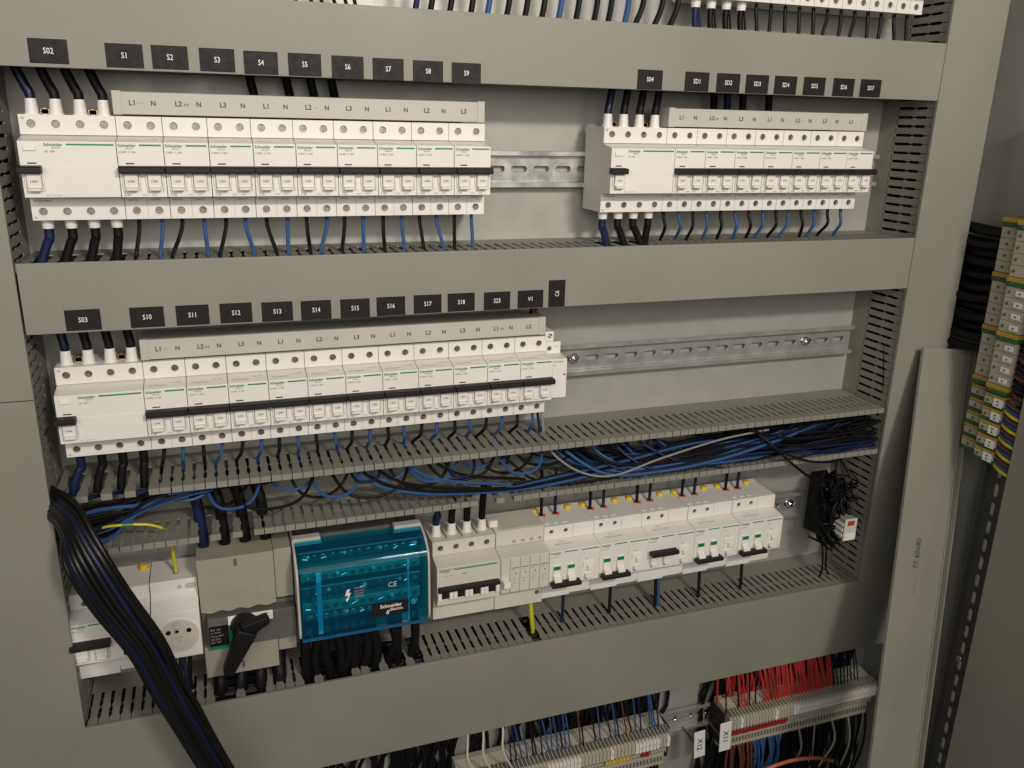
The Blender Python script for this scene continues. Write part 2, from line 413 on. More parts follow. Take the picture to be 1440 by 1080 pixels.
LEVER = lever_mesh(); LIP = MB().prism('x', [(YN, -.0145), (YN-.0062, -.0145), (YN-.0058, -.0168), (YN, -.0168)], -0.0046, 0.0046).mesh('lever_lip', 'white', bevel=0.0004)
def brand(t, x, z, y=YN-.0002, s=1.0, mt='green'):
    text(t, 'Schneider', 0.0034*s, mt, (x, y, z), name='brand_lettering', bold=0.00009)
    text(t, 'Electric', 0.0021*s, mt, (x+0.0055*s, y, z-0.0019*s), name='brand_lettering')
def stripe(t, x0, x1, z=0.01985, h=0.0013):
    obj('green_stripe', MB().box(x0, x1, YN-.0003, YN, z-h/2, z+h/2).mesh('green_stripe', 'green'), t)
def tiny(t, txt, x, z, size=0.0017, y=YN-.0002, mt='ink', rot=(0,0,0)): text(t, txt, size, mt, (x, y, z), name='rating_print', rot=rot)

def make_mcb():
    t = thing('circuit_breaker', '', 'circuit breaker', (0, 0, 0))
    xs = (-P/2, P/2); body(t, -P, P, xs, xs); screws(t, xs, (0.0353, -0.0353))
    bar = MB().prism('x', [(YN, -.0026), (YN, .0034), (YN-.0085, .0030), (YN-.0100, .0018), (YN-.0100, -.0018), (YN-.0085, -.0026)], -P+.0005, P-.0003)
    obj('toggle_bar', bar.mesh('toggle_bar', 'toggle', bevel=0.0005, seg=2), t)
    for x in xs:
        lv = obj('toggle_lever', LEVER, t, (x, 0, 0)); obj('lever_lip', LIP, lv)
        text(lv, 'I.ON', 0.0024, 'ink', (-0.0026, YN-.0042, -.0098), name='rating_print')
    brand(t, -P+.0013, 0.0185); stripe(t, -P+.0175, P-.0018)
    tiny(t, 'iC60N  C 20A', -P+.0015, 0.0135, 0.0022)
    obj('indicator_slot', MB().box(-P+.006, -P+.0125, YN-.0003, YN, .0046, .0056).mesh('indicator_slot', 'toggle'), t)
    tiny(t, 'C20', -P+.0022, -.0212, 0.0030); tiny(t, '6000 ~', -.002, -.0211, 0.0020, mt='inkp'); tiny(t, '400V', .0055, -.0211, 0.0022, mt='inkp')
    obj('module_joint', MB().box(-.0001, .0001, -.0003, 0, -.0422, -.0245).mesh('module_joint', 'inkp'), t)
    for x in xs: tiny(t, 'iC60N 20A', x-.0065, -.0268, 0.0019, y=-.0002)
    tiny(t, 'A9F 230/400V~', -P+.004, .0237, .0026, y=-.0145, mt='inkp', rot=(R(-79), 0, 0)); tiny(t, 'I. O. OFF', P-.014, .0245, .0026, y=-.0100, mt='inkp', rot=(R(-79), 0, 0))
    return t
def make_rcd():
    t = thing('residual_current_breaker', '', 'circuit breaker', (0, 0, 0))
    xs = [P*i for i in range(4)]; body(t, -P/2, 3.5*P, xs, xs); screws(t, xs, (0.0353, -0.0353))
    L = -P/2
    obj('lower_panel', MB().box(L+.0005, 3.5*P-.0005, YN-.0005, YN, -.0220, .0012).mesh('lower_panel', 'cream', bevel=0.0002), t)
    bar = MB().prism('x', [(YN, -.0026), (YN, .0034), (YN-.0085, .0030), (YN-.0100, .0018), (YN-.0100, -.0018), (YN-.0085, -.0026)], L-.0015, L+.0158)
    obj('toggle_bar', bar.mesh('toggle_bar', 'toggle', bevel=0.0005, seg=2), t)
    lv = obj('toggle_lever', LEVER, t, (L+.0092, -.0004, 0)); obj('lever_lip', LIP, lv)
    text(lv, 'I.ON', 0.0024, 'ink', (-0.0026, YN-.0042, -.0098), name='rating_print')
    obj('test_button', MB().box(L+.0040, L+.0130, YN-.0016, YN, .0148, .0190).mesh('test_button', 'white', bevel=0.0005, seg=2), t)
    brand(t, L+.0188, 0.0185); stripe(t, L+.0352, L+.0702)
    tiny(t, 'iID  40A', L+.0190, 0.0135, 0.0022)
    obj('indicator_slot', MB().box(L+.0055, L+.0122, YN-.0003, YN, .0046, .0056).mesh('indicator_slot', 'toggle'), t)
    tiny(t, '25A   IΔn 30mA', L+.0160, -.0208, 0.0018, y=YN-.0007, mt='inkp'); tiny(t, 'N', L+.0020, .0385, 0.0030, y=-.0002, mt='cdblue')
    tiny(t, 'N', L+.0018, -.0413, 0.0028, y=-.0002, mt='cdblue'); tiny(t, 'iID 40A 30mA', L+.003, -.0270, 0.0022, y=-.0002)
    return t
mcb0 = make_mcb(); rcd0 = make_rcd(); used = {'m': False, 'r': False}
def place(kind, x, z, label, group):
    src = mcb0 if kind == 'm' else rcd0
    if not used[kind]:
        used[kind] = True; src.location = (x, 0, z); src['label'] = label; src['group'] = group
        place_first[kind] = src; return src
    return copy_tree(src, (x, 0, z), label, group)
place_first = {}
R1, R3 = [f'S{i}' for i in range(1, 10)], [f'S{i}' for i in range(10, 19)] + ['S23', 'V1']
R2 = [f'SD{i}' for i in range(1, 8)]
for row, names, rtag, where in ((1, R1, 'S02', 'upper left row'), (2, R2, 'S04', 'upper right row'), (3, R3, 'S03', 'middle row')):
    ox, oz = ROW[row]
    place('r', ox, oz, f'white four-pole residual current breaker under the {rtag} tag', 'four-pole residual current breakers')
    for k, nm in enumerate(names):
        place('m', ox + (4.5+2*k)*P, oz, f'white two-pole breaker under the {nm} tag in the {where}', 'two-pole breakers with black toggles')
ox, oz = ROW[0]
place('r', ox, oz, 'white four-pole breaker cut off by the top edge of the photo', 'four-pole residual current breakers')
for k in range(6):
    place('m', ox+(4.5+2*k)*P, oz, f'white two-pole breaker cut off by the top edge, {ordw(k+1)} of six from the left', 'two-pole breakers with black toggles')

# auxiliary contact block at the right end of the middle row
t = thing('auxiliary_contact', 'narrow white auxiliary block at the right end of the middle row, under the C6 tag', 'auxiliary switch', (0.4580, 0, ROW[3][1]))
zc = ROW[3][1]
m = MB().prism('x', [(0.045, -.030), (0.045, .030), (0.0, .036), (0.0, .0235), (YN, .0222), (YN, -.0205), (0.0, -.0235), (.004, -.030)], .0003, .0165)
obj('body', m.mesh('body', 'cream', bevel=.0004, seg=2), t)
m = MB().box(-.0015, .0080, -.001, .03, .0365, .0475); m.ring((.0035, -.001, .0428), .0024, .0036, .0005)
obj('upper_terminal', m.mesh('upper_terminal', 'cream', bevel=.0003), t)
obj('terminal_screw', SCREW, t, (.0035, -.0005, .0428), (0, .6, 0)).scale = (.8, 1, .8)
obj('terminal_screw', SCREW, t, (.0035, -.0006, .0290), (0, 1.2, 0)).scale = (.8, 1, .8)
text(t, 'Schneider', 0.0029, 'green', (.0010, YN-.0003, .0185), name='brand_lettering'); tiny(t, 'iOF', .0012, .0148, .0018)
obj('indicator_hole', MB().cyl((.0138, YN-.0003, .0050), .0010, .0003).mesh('indicator_hole', 'black'), t)
tiny(t, '12 14', .0085, .0300, .0020, y=-.0003)

# comb busbar covers over the breakers
def comb(label, x0, x1, z, n, capside):
    t = thing('busbar_cover', label, 'busbar cover', ((x0+x1)/2, 0.012, z), 'grey comb busbar covers')
    L = (x1-x0)/2
    m = MB().prism('x', [(-.0125, -.0088), (-.0125, .0088), (-.0115, .0094), (.020, .0094), (.020, -.0088)], -L+.004, L-.004)
    obj('cover', m.mesh('cover', 'comb', bevel=.0004, seg=2), t)
    for s in (-1, 1):
        a = sorted((s*L, s*(L-.0072)))
        obj('end_cap', MB().box(a[0], a[1], -.0132, .0205, -.0092, .0100).mesh('end_cap', 'comb', bevel=.0005, seg=2), t)
    ph = ['E1', 'E2', 'E3']; dec = {0: '····', 1: '>>', 2: ''}
    for k in range(n):
        x = -L + .0125 + k*2*P
        text(t, 'L'+ph[k % 3][1], .0058, 'ink', (x, -.0127, -.0014), name='phase_print', bold=.00014)
        if k % 4 in (0, 1) and k % 3 != 2: text(t, '»»' if k % 2 else '····', .0046, 'ink', (x+.0068, -.0127, -.0012), name='phase_print')
        if x+P < L-.006: text(t, 'N', .0054, 'ink', (x+P-.001, -.0127, -.0014), name='phase_print', bold=.00014)
    return t
comb('grey printed busbar cover above the S1 to S9 breakers', .0622, .3862, .0529, 9, 1)
comb('grey printed busbar cover above the SD1 to SD7 breakers', .5850, .8380, .0527, 7, 1)
comb('grey printed busbar cover above the S10 to V1 breakers', .0620, .4562, -.1600, 11, 1)

# ------------------------------------------------------------------ black number tags on the ducts
TG = MB().box(-.0137, .0137, -.0006, 0, -.0090, .0090).mesh('plate', 'tag', bevel=.0002)
def number_tag(txt, x, z, where, rot=0):
    t = thing('number_tag', f'black tag reading {txt} on the {where} duct', 'label', (x, FY-.0013, z), 'black engraved number tags')
    obj('plate', TG, t, rot=(0, rot, 0)); 
    text(t, txt, .0062, 'lettw', (0, -.0008, -.0018) if not rot else (.0022, -.0008, 0), bold=.00002, align='CENTER', rot=(0, rot, 0)).scale = (.82, 1, 1)
for (x, z), s in zip([(0.0234,0.0895),(0.0773,0.0885),(0.111,0.0886),(0.1471,0.0882),(0.1817,0.0875),(0.2175,0.0875),(0.2537,0.087),(0.289,0.0866),(0.3248,0.0862),(0.3603,0.0858)], ['S02']+R1):
    number_tag(s, x, z, 'top')
for (x, z), s in zip([(0.5467,0.0872),(0.5992,0.0872),(0.6354,0.0872),(0.6697,0.0872),(0.7043,0.0873),(0.7403,0.0875),(0.7778,0.0876),(0.8134,0.0878)], ['S04']+R2):
    number_tag(s, x, z, 'top')
for (x, z), s in zip([(0.0227,-0.1235),(0.0729,-0.1238),(0.11,-0.1239),(0.1465,-0.1239),(0.1823,-0.1245),(0.217,-0.1249),(0.2529,-0.1251),(0.2868,-0.1247),(0.3226,-0.1244),(0.3562,-0.1243),(0.3931,-0.1247),(0.4285,-0.1246)], ['S03']+R3):
    number_tag(s, x, z, 'middle')
number_tag('C6', .4569, -.1201, 'middle', rot=-math.pi/2)

# ------------------------------------------------------------------ wires
def cable(pts, r, c, label, group=None, n=8, sub=6, name='wire', cat='wire'):
    o = obj(name, MB().tube(pts, r, n, sub).mesh(name, c, smooth_=True)); tag(o, label, cat, group); return o
rn = random.uniform
def drop_wires(ox, oz, npair, names, ztop, yent, where):
    for k in range(npair):
        for s, c in ((0, 'cblack'), (1, 'cblue')):
            x = ox + (4+2*k+s)*P + rn(-.001, .001); dx = rn(-.007, .003)
            xe = round((x+dx-.007)/.010)*.010 + .007
            pts = [(x, .012, oz-.040), (x, .011, oz-.050), (x+(xe-x)*.35, .008, (oz-.045+ztop)/2), (xe, yent+rn(-.004,.004), ztop), (xe+rn(-.003,.003), yent+.004, ztop-.016)]
            cable(pts, .00175 if c == 'cblue' else .0018, c, f"{'black' if c=='cblack' else 'blue'} wire under the {names[k]} breaker in the {where}", 'wires under the breakers')
drop_wires(0, 0, 9, R1, -.0762, .002, 'upper left row')
drop_wires(ROW[2][0], 0, 7, R2, -.0762, .018, 'upper right row')
drop_wires(ROW[3][0], ROW[3][1], 11, R3, -.2862, .022, 'middle row')
for k, x in enumerate((.4605, .4650)):
    cable([(x-.004, .02, -.245), (x-.003, .018, -.262), (x, .016, -.286), (x+.001, .016, -.31)], .0016, ['cdblue', 'cgrey'][k], ['dark blue', 'grey'][k]+' thin wire under the auxiliary block of the middle row', 'wires under the breakers')
BOOT = MB().cyl((0, 0, 0), .0053, .0125, 'z', 14, .0043).cyl((0, 0, -.001), .0062, .002, 'z', 14, .0060).mesh('cable_sleeve', 'cream', smooth_=True)
BOOTD = MB().cyl((0, 0, -.008), .0046, .0080, 'z', 14, .0054).mesh('cable_sleeve', 'cream', smooth_=True)
def thick(x, z, up, c, ztop, dx, dy, label, r=.0039, y=.012, zb=None, boot=True):
    t = thing('power_cable', label, 'cable', (x, y, z), 'sleeved power cables of the breakers')
    s = 1 if up else -1
    if boot: obj('cable_sleeve', BOOT if up else BOOTD, t)
    L = ztop - z
    m = MB().tube([(0, 0, s*.004), (0, 0, s*.016), (dx*.3, dy*.3, L*.6), (dx, dy, L), (dx*1.3, dy*1.6, L*1.35)], r, 12, 6)
    obj('cable', m.mesh('cable', c, smooth_=True), t)
ordn = ['first', 'second', 'third', 'fourth']
for row, rt in ((1, 'S02'), (2, 'S04'), (3, 'S03')):
    ox, oz = ROW[row]; ztop = .079 if row < 3 else -.135
    zb = -.0765 if row < 3 else -.2865
    for i in range(4):
        c = 'cdblue' if i == 0 else 'cblack'
        cn = 'dark blue' if i == 0 else 'black'
        thick(ox+i*P, oz+.0425, True, 'cnavy' if i == 0 else c, ztop, (-.008 if row == 1 else (-.003 if row == 3 else .004)), .002, f'{cn} power cable into the breaker top under {rt}, {ordn[i]} from left')
        if row == 1: xe = [-.006, .012, .032, .052][i]
        elif row == 2: xe = [.522, .542, .562, .566][i]
        else: xe = [-.008, .012, .032, .052][i]
        thick(ox+i*P, oz-.0425, False, c, zb, xe-(ox+i*P), (-.014 if row < 3 else -.002), f'{cn} power cable out of the breaker bottom under {rt}, {ordn[i]} from left', boot=row < 3)
    for i in (0, 2):
        o = obj('clip', MB().box(-.004, .004, -.004, .004, 0, .005).cyl((0, -.004, .0025), .0035, .008, 'y', 10).mesh('clip', 'brass', bevel=.0006), None, (ox+(i+.5)*P, .020, oz+.0425))
        tag(o, f"yellow clip between the {ordn[i]} and {ordn[i+1]} power cables above the breaker under {rt}", 'clip')
# cables passing behind the busbar covers
for i, x in enumerate((.178, .210, .232, .251, .663, .680, .700, .734)):
    cable([(x-.004, .036, .100), (x-.003, .037, .078), (x, .040, .062), (x+.001, .042, .040)], .0040, 'cblack' if i != 5 else 'cdblue', f"dark cable hanging behind the {'left' if i<4 else 'right'} upper busbar cover, {ordn[i%4]} from the left", 'dark cables behind the busbar covers', 10)
for i, x in enumerate((.447, .4495, .453)):
    cable([(x, .02, -.125), (x, .02, -.140), (x+.001, .02, -.155)], .0018, ['cblack', 'cbrown', 'cbrown'][i], ['black', 'brown left', 'brown right'][i] + ' thin wire above the V1 breaker', 'thin wires above the V1 breaker')
# wires at the top edge
tops = [.323,.337,.355,.375,.391,.410,.428,.445,.462,.480,.499,.514,.532,.548,.569,.586]
tcol = ['cdblue','cblack','cblack','cblack','cblue','cblack','cblack','cblack','cblue','cblack','cblack','cblack','cblue','cblack','cblack','cblack']
for i, (x, c) in enumerate(zip(tops, tcol)):
    dx = -.003 if i < 13 else -.008
    cable([(x+.001, .0, .200), (x, .0, .160), (x+dx, .002, .136), (x+dx*1.5, .006, .118)], .0028, c, f"{'black' if c=='cblack' else 'blue'} wire entering the top duct from above, {ordw(i+1)} from the left", 'wires entering the top duct')
for i, x in enumerate((.214,.227,.236,.247,.257,.265)):
    cable([(x-.001, .002, .19), (x, .002, .150), (x+.004, .004, .134), (x+.006, .006, .118)], .0017, 'cblack', 'thin black wire at the top left edge above the duct', 'thin black wires at the top edge')
ox, oz = ROW[0]
for i in range(4):
    thick(ox+i*P, oz-.0425, False, 'cdblue' if i == 0 else 'cblack', .130, .003, .0, f"{'dark blue' if i==0 else 'black'} cable under the cut-off breaker at the top edge, {ordn[i]} one", r=.0030)
    cable([(ox+i*P+.004, .014, oz-.045), (ox+i*P+.006, .012, .15), (ox+i*P+.010, .012, .125)], .0012, 'cdblue' if i == 0 else 'cblack', f"thin dark wire beside the {ordn[i]} cable under the cut-off breaker", 'thin wires under the cut-off breaker')
for k in range(6):
    for s in (0, 1):
        x = ox+(4+2*k+s)*P
        cable([(x, .012, oz-.041), (x, .011, oz-.052), (x+rn(-.005,.003), .010, .138), (x+rn(-.005,.003), .010, .12)], .0019, 'cblack', f"black wire under the {ordw(k+1)} cut-off breaker at the top edge, {'left' if s==0 else 'right'} pole", 'wires under the cut-off breakers')

# ------------------------------------------------------------------ row four
Z4 = -0.4392
def rcbo(x, on, label):
    t = thing('earth_leakage_breaker', label, 'circuit breaker', (x, 0, Z4), 'compact earth leakage breakers')
    W = .0628
    prof = [(0.0450, -.0460), (0.0450, .0422), (.0026, .0422), (.0026, .0250), (YN, .0206), (YN, -.0226), (.0026, -.0238), (.0026, -.0500), (.012, -.0500)]
    obj('body', MB().prism('x', prof, .0002, W-.0002).mesh('body', 'cream', bevel=.0004, seg=2), t)
    m = MB().holed(rect(.0002, .0360, .0252, .0422), [circ(.0090, .0354, .0026), circ(.0270, .0354, .0026)], 0, .0026)
    obj('blank_cover', MB().box(.0364, W-.0002, 0, .0026, .0252, .0422).mesh('blank_cover', 'cream', bevel=.0002), t)
    for xx in (.009, .027): m.ring((xx, 0, .0354), .0026, .0034, .0004)
    obj('terminal_cover', m.mesh('terminal_cover', 'cream'), t)
    m = MB().prism('y', [(.0002, -.0240), (W-.0002, -.0240), (W-.0002, -.0470), (.036, -.0470), (.034, -.0500), (.0002, -.0500)], 0, .0026)
    obj('terminal_cover', m.mesh('terminal_cover', 'cream'), t)
    for xx in (.009, .027): obj('terminal_screw', SCREW, t, (xx, .0016, .0354), (0, rn(0, 3), 0)).scale = (.82, 1, .82)
    # panel joint and right differential section
    obj('differential_panel', MB().box(.0366, W-.0004, YN-.0006, YN, -.0222, .0202).mesh('differential_panel', 'cream', bevel=.0002), t)
    brand(t, .0014, .0172, s=.92); stripe(t, .0180, .0345, z=.0186, h=.0011)
    obj('green_stripe', MB().box(.0385, .0610, YN-.0010, YN-.0006, .0181, .0192).mesh('green_stripe', 'green'), t)
    tiny(t, 'DPN N Vigi 230V~', .0100, .0232, .0030, y=-.0105, mt='inkp', rot=(R(-79), 0, 0)); tiny(t, '30mA', .0160, .0242, .0030, y=-.0055, mt='inkp', rot=(R(-79), 0, 0))
    tiny(t, 'DPN N  C16', .0016, .0128, .0018); tiny(t, 'Vigi', .0400, .0140, .0022, y=YN-.0008, mt='inkp')
    tiny(t, 'Test', .0440, .0058, .0022, y=YN-.0008)
    for xx in (.009, .0265):
        if on:
            lv = obj('toggle_lever', LEVER, t, (xx, 0, 0)); obj('lever_lip', LIP, lv)
        else:
            lv = obj('toggle_lever', MB().prism('x', [(YN, .0030), (YN-.0018, .0028), (YN-.0022, -.0085), (YN-.0075, -.0120), (YN-.0080, -.0155), (YN, -.0160)], -.0044, .0044).mesh('toggle_lever', 'white', bevel=.0005, seg=2), t, (xx, 0, 0))
            obj('green_flag', MB().box(-.0042, .0042, YN-.0025, YN-.0018, -.0022, .0024).mesh('green_flag', 'greenflag', bevel=.0002), lv)
    zb = .0010 if on else -.0178
    bar = MB().prism('x', [(YN-.003, zb-.0026), (YN-.003, zb+.0026), (YN-.0110, zb+.0026), (YN-.0125, zb+.0015), (YN-.0125, zb-.0015), (YN-.0110, zb-.0026)], .0010 if on else .0005, .0360)
    obj('toggle_bar', bar.mesh('toggle_bar', 'toggle', bevel=.0006, seg=2), t)
    # test button and small lever of the differential part
    m = MB().box(.0415, .0560, YN-.0022, YN-.0004, -.0030, .0030).box(.0470, .0540, YN-.0040, YN-.0004, -.0085, -.0030)
    obj('test_button', m.mesh('test_button', 'white', bevel=.0006, seg=2), t)
    m = MB().box(.0440, .0530, YN-.0052, YN-.0004, -.0170, -.0128)
    obj('toggle_lever', m.mesh('toggle_lever', 'white', bevel=.0006, seg=2), t)
    h = MB().ring((.0465, YN-.0006, -.0195), .0016, .0026, .0006); obj('sealing_hole', h.mesh('sealing_hole', 'cream'), t)
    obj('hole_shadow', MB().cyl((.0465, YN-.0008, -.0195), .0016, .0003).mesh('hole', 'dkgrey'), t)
    for i in range(3):
        obj('marker_rib', MB().box(.003+.011*i, .009+.011*i, .0060, .0100, .0422, .0428).mesh('marker_rib', 'white', bevel=.0002), t)
    # terminal entries on the top face
    for xx in (.0085, .0260):
        m = MB().cyl((xx, .029, .0422), .0064, .0012, 'z', 4, .0050, a0=R(20)); obj('terminal_entry', m.mesh('terminal_entry', 'orange', bevel=.0003), t)
        obj('entry_hole', MB().cyl((xx-.001, .029, .0434), .0026, .0002, 'z', 10).mesh('entry_hole', 'black'), t)
    obj('entry_hopper', MB().prism('x', [(.0400, .0422), (.0450, .0455), (.0460, .0455), (.0460, .0422)], .0008, W-.0008).mesh('entry_hopper', 'comb'), t)
    for i, xx in enumerate((-.001, .0420)):
        obj('terminal_cap', MB().cyl((xx+.0035, .0400, .0422), .0050, .0045, 'z', 8, .0036).box(xx+.0005, xx+.0065, .0365, .0385, .0422, .0450).mesh('terminal_cap', 'yellow', bevel=.0006), t)
    return t
nm = ['first', 'second', 'third', 'fourth', 'fifth']
for i, x in enumerate((.4633, .5260, .5887, .6517, .7148)):
    rcbo(x, i == 2, f"white earth leakage breaker, {nm[i]} of five from the left" + (', its black bar raised' if i == 2 else ', switched off'))
    for s, c in ((0, 'cblack'), (1, 'cdblue')):
        xx = x + (.0085, .0260)[s]
        cable([(xx-.001, .029, Z4+.0400), (xx-.001, .029, Z4+.0500), (xx-.002, .027, Z4+.066), (xx-.004, .022, Z4+.090), (xx-.006, .02, Z4+.105)], .0019, c, f"{'black' if s==0 else 'dark blue'} wire into the top of the {nm[i]} earth leakage breaker", 'wires above the earth leakage breakers')
    if i != 2:
        cable([(x+.034, .016, Z4-.046), (x+.033, .012, Z4-.060), (x+.030, .006, Z4-.095), (x+.030, .01, Z4-.11)], .0021, 'cdblue' if i == 0 else 'cblack', f"dark wire under the {nm[i]} earth leakage breaker", 'wires under the earth leakage breakers')
    else:
        for q, c in ((0, 'cblack'), (1, 'cblue')):
            cable([(x+.032+.0045*q, .014, Z4-.046), (x+.032+.004*q, .010, Z4-.062), (x+.030+.004*q, .004, Z4-.095), (x+.030+.004*q, .006, Z4-.11)], .0022, c, f"{'black' if q==0 else 'blue'} wire under the third earth leakage breaker", 'wires under the earth leakage breakers')

# breaker at the far left of row four (partly hidden by the cable bundle)
t = thing('earth_leakage_breaker', 'white breaker with raised black bar, left of the socket behind the cables', 'circuit breaker', (-.0262, 0, Z4))
prof = [(0.0450, -.0460), (0.0450, .0422), (.0026, .0422), (.0026, .0262), (YN, .0206), (YN, -.0226), (.0026, -.0238), (.0026, -.0500), (.012, -.0500)]
obj('body', MB().prism('x', prof, 0, .0715).mesh('body', 'cream', bevel=.0004, seg=2), t)
m = MB().holed(rect(0, .0360, .0264, .0422), [circ(.0134, .0315, .0030), circ(.0290, .0315, .0030)], 0, .0026)
obj('blank_cover', MB().box(.0364, .0715, 0, .0026, .0264, .0422).mesh('blank_cover', 'cream', bevel=.0002), t)
for xx in (.0134, .029): m.ring((xx, 0, .0315), .0030, .0040, .0004)
obj('terminal_cover', m.mesh('terminal_cover', 'cream'), t)
m = MB().prism('y', [(0, -.0240), (.0715, -.0240), (.0715, -.0440), (.0365, -.0440), (.0365, -.0510), (0, -.0510)], 0, .0026)
obj('terminal_cover', m.mesh('terminal_cover', 'cream'), t)
for xx in (.0134, .029): obj('terminal_screw', SCREW, t, (xx, .0014, .0315), (0, rn(0, 3), 0))
brand(t, .0014, .0172); stripe(t, .0170, .0330, z=.0190)
tiny(t, 'DPN N C16', .0016, .0128, .0022)
obj('toggle_bar', MB().prism('x', [(YN, -.0030), (YN, .0030), (YN-.0095, .0028), (YN-.0100, -.0018), (YN-.0085, -.0030)], .0002, .0352).mesh('toggle_bar', 'toggle', bevel=.0005, seg=2), t)
for xx in (.009, .026):
    lv = obj('toggle_lever', LEVER, t, (xx, 0, 0)); obj('lever_lip', LIP, lv)
obj('differential_panel', MB().box(.0366, .0710, YN-.0006, YN, -.0222, .0202).mesh('differential_panel', 'cream', bevel=.0002), t)
m = MB().box(.0415, .0560, YN-.0022, YN-.0004, -.0030, .0030).box(.0440, .0530, YN-.0050, YN-.0004, -.0120, -.0080)
obj('test_button', m.mesh('test_button', 'white', bevel=.0006, seg=2), t)
obj('sealing_hole', MB().cyl((.047, YN-.0012, -.0170), .0024, .0008).mesh('sealing_hole', 'black'), t)
obj('terminal_cap', MB().cyl((.0655, .034, .0422), .0052, .0055, 'z', 8, .0042).mesh('terminal_cap', 'yellow', bevel=.0006), t)
# rail-mounted socket outlet
t = thing('socket_outlet', 'white rail-mounted socket outlet between the left breaker and the beige switch', 'power socket', (.0460, 0, Z4))
m = MB().prism('x', [(0.0450, -.0400), (0.0450, .0430), (.0, .0430), (.0, .0300), (-.0055, .0255), (-.0200, .0180), (-.0200, -.0330), (-.012, -.0350)], .0002, .0440)
obj('body', m.mesh('body', 'cream', bevel=.0006, seg=2), t)
# round recess: raised rim plus dished face
m = MB(); cx, cz, n = .0235, -.0080, 40
rings = [(.0202, -.0202), (.0200, -.0206), (.0190, -.0206), (.0186, -.0201)]
m = MB().ring((cx, -.0200, cz), .0183, .0196, .0009, n=40)
obj('rim', m.mesh('rim', 'cream', smooth_=True), t)
obj('recess', MB().cyl((cx, -.0203, cz), .0182, .0003, n=40).mesh('recess', 'offwhite'), t)
for xx in (cx-.0095, cx+.0095):
    obj('pin_hole', MB().cyl((xx, -.0206, cz+.0050), .0025, .0006, n=14).mesh('pin_hole', 'black'), t)
obj('earth_pin', MB().cyl((cx-.001, -.0250, cz+.0080), .0016, .005, n=12, r2=.0022).mesh('earth_pin', 'chrome', smooth_=True), t)
obj('pin_slot', MB().prism('y', [(cx-.006, cz+.0095), (cx+.003, cz+.0095), (cx+.002, cz+.0165), (cx-.005, cz+.0155)], -.0207, -.0203).mesh('pin_slot', 'comb'), t)
tiny(t, '16A 250V~', cx-.005, cz-.0020, .0020, y=-.0207, mt='inkp'); tiny(t, 'NF', cx-.001, cz-.0055, .0020, y=-.0207, mt='inkp')
obj('screw_hole', MB().cyl((.0270, -.0006, .0350), .0022, .0006, n=14).mesh('screw_hole', 'comb'), t)
obj('terminal_window', MB().prism('y', slot(.0375, .0350, .0108, .0060), -.0006, 0).mesh('terminal_window', 'comb'), t)
obj('wire_hole', MB().cyl((.0240, .0150, .0430), .0026, .0004, 'z', 12).mesh('wire_hole', 'dkgrey'), t)
obj('lower_ridge', MB().box(.0010, .0432, -.0207, -.0200, -.0322, -.0290).mesh('lower_ridge', 'cream', bevel=.0002), t)
cable([(.0702, .015, Z4+.040), (.0702, .0155, Z4+.052), (.0695, .017, Z4+.066), (.0690, .02, Z4+.080)], .0017, 'cyellow', 'yellow wire with green into the top of the socket outlet', None)
for i in range(5):
    x = .052+.006*i
    cable([(x, .02, Z4-.038), (x+rn(-.002,.002), .014, Z4-.060), (x+rn(-.004,.004), .008, Z4-.080), (x, .012, Z4-.105)], .0022, 'cdblue' if i % 2 else 'cblack', f'dark wire under the socket outlet, {ordw(i+1)} from the left', 'wires under the socket outlet')

# load break switch with black rotary handle
t = thing('rotary_load_switch', 'beige rotary load switch with a black turning handle', 'switch', (.0905, 0, Z4))
z = lambda a: a - Z4
m = MB()
wav = [(.0008 + .0728*i/48, z(-.4325) + .0011*math.cos(4*2*math.pi*i/48)) for i in range(49)]
m.prism('y', wav + [(.0736, z(-.3730)), (.0008, z(-.3730))], -.0110, .0420)
obj('upper_shroud', m.mesh('upper_shroud', 'beige', bevel=.0004, ang=50), t)
for xx in (.0185, .0370, .0555):
    obj('shroud_joint', MB().box(xx-.0002, xx+.0002, -.0113, -.0110, z(-.4290), z(-.3735)).mesh('shroud_joint', 'inkp'), t)
obj('shroud_notch', MB().box(.0355, .0385, -.0114, -.0110, z(-.3840), z(-.3760)).mesh('shroud_notch', 'dkgrey'), t)
obj('side_body', MB().box(.0740, .0915, -.0080, .0420, z(-.4290), z(-.3735)).mesh('side_body', 'beige', bevel=.0006), t)
obj('middle_body', MB().box(.0004, .0920, -.0050, .0400, z(-.4722), z(-.4330)).mesh('middle_body', 'dkgrey', bevel=.0006), t)
obj('front_plate', MB().box(.0060, .0915, -.0190, -.0050, z(-.4700), z(-.4360)).mesh('front_plate', 'dkgrey', bevel=.0010, seg=2), t)
m = MB().prism('y', [(.0004, z(-.5080)), (.0725, z(-.5080)), (.0725, z(-.4730)), (.0450, z(-.4730)), (.0004, z(-.4730))], -.0110, .0420)
obj('lower_shroud', m.mesh('lower_shroud', 'beige', bevel=.0006), t)
obj('lower_side', MB().box(.0730, .0915, -.0060, .0400, z(-.4930), z(-.4730)).mesh('lower_side', 'beige', bevel=.0006), t)
for xx in (.0185, .0370, .0555): obj('shroud_joint', MB().box(xx-.0002, xx+.0002, -.0113, -.0110, z(-.5070), z(-.4740)).mesh('shroud_joint', 'inkp'), t)
obj('shroud_notch', MB().box(.0355, .0380, -.0114, -.0110, z(-.5020), z(-.4940)).mesh('shroud_notch', 'dkgrey'), t)
o = obj('white_label', MB().box(.0255, .0690, -.0197, -.0190, z(-.4450), z(-.4350)).mesh('white_label', 'lettw', bevel=.0001), t)
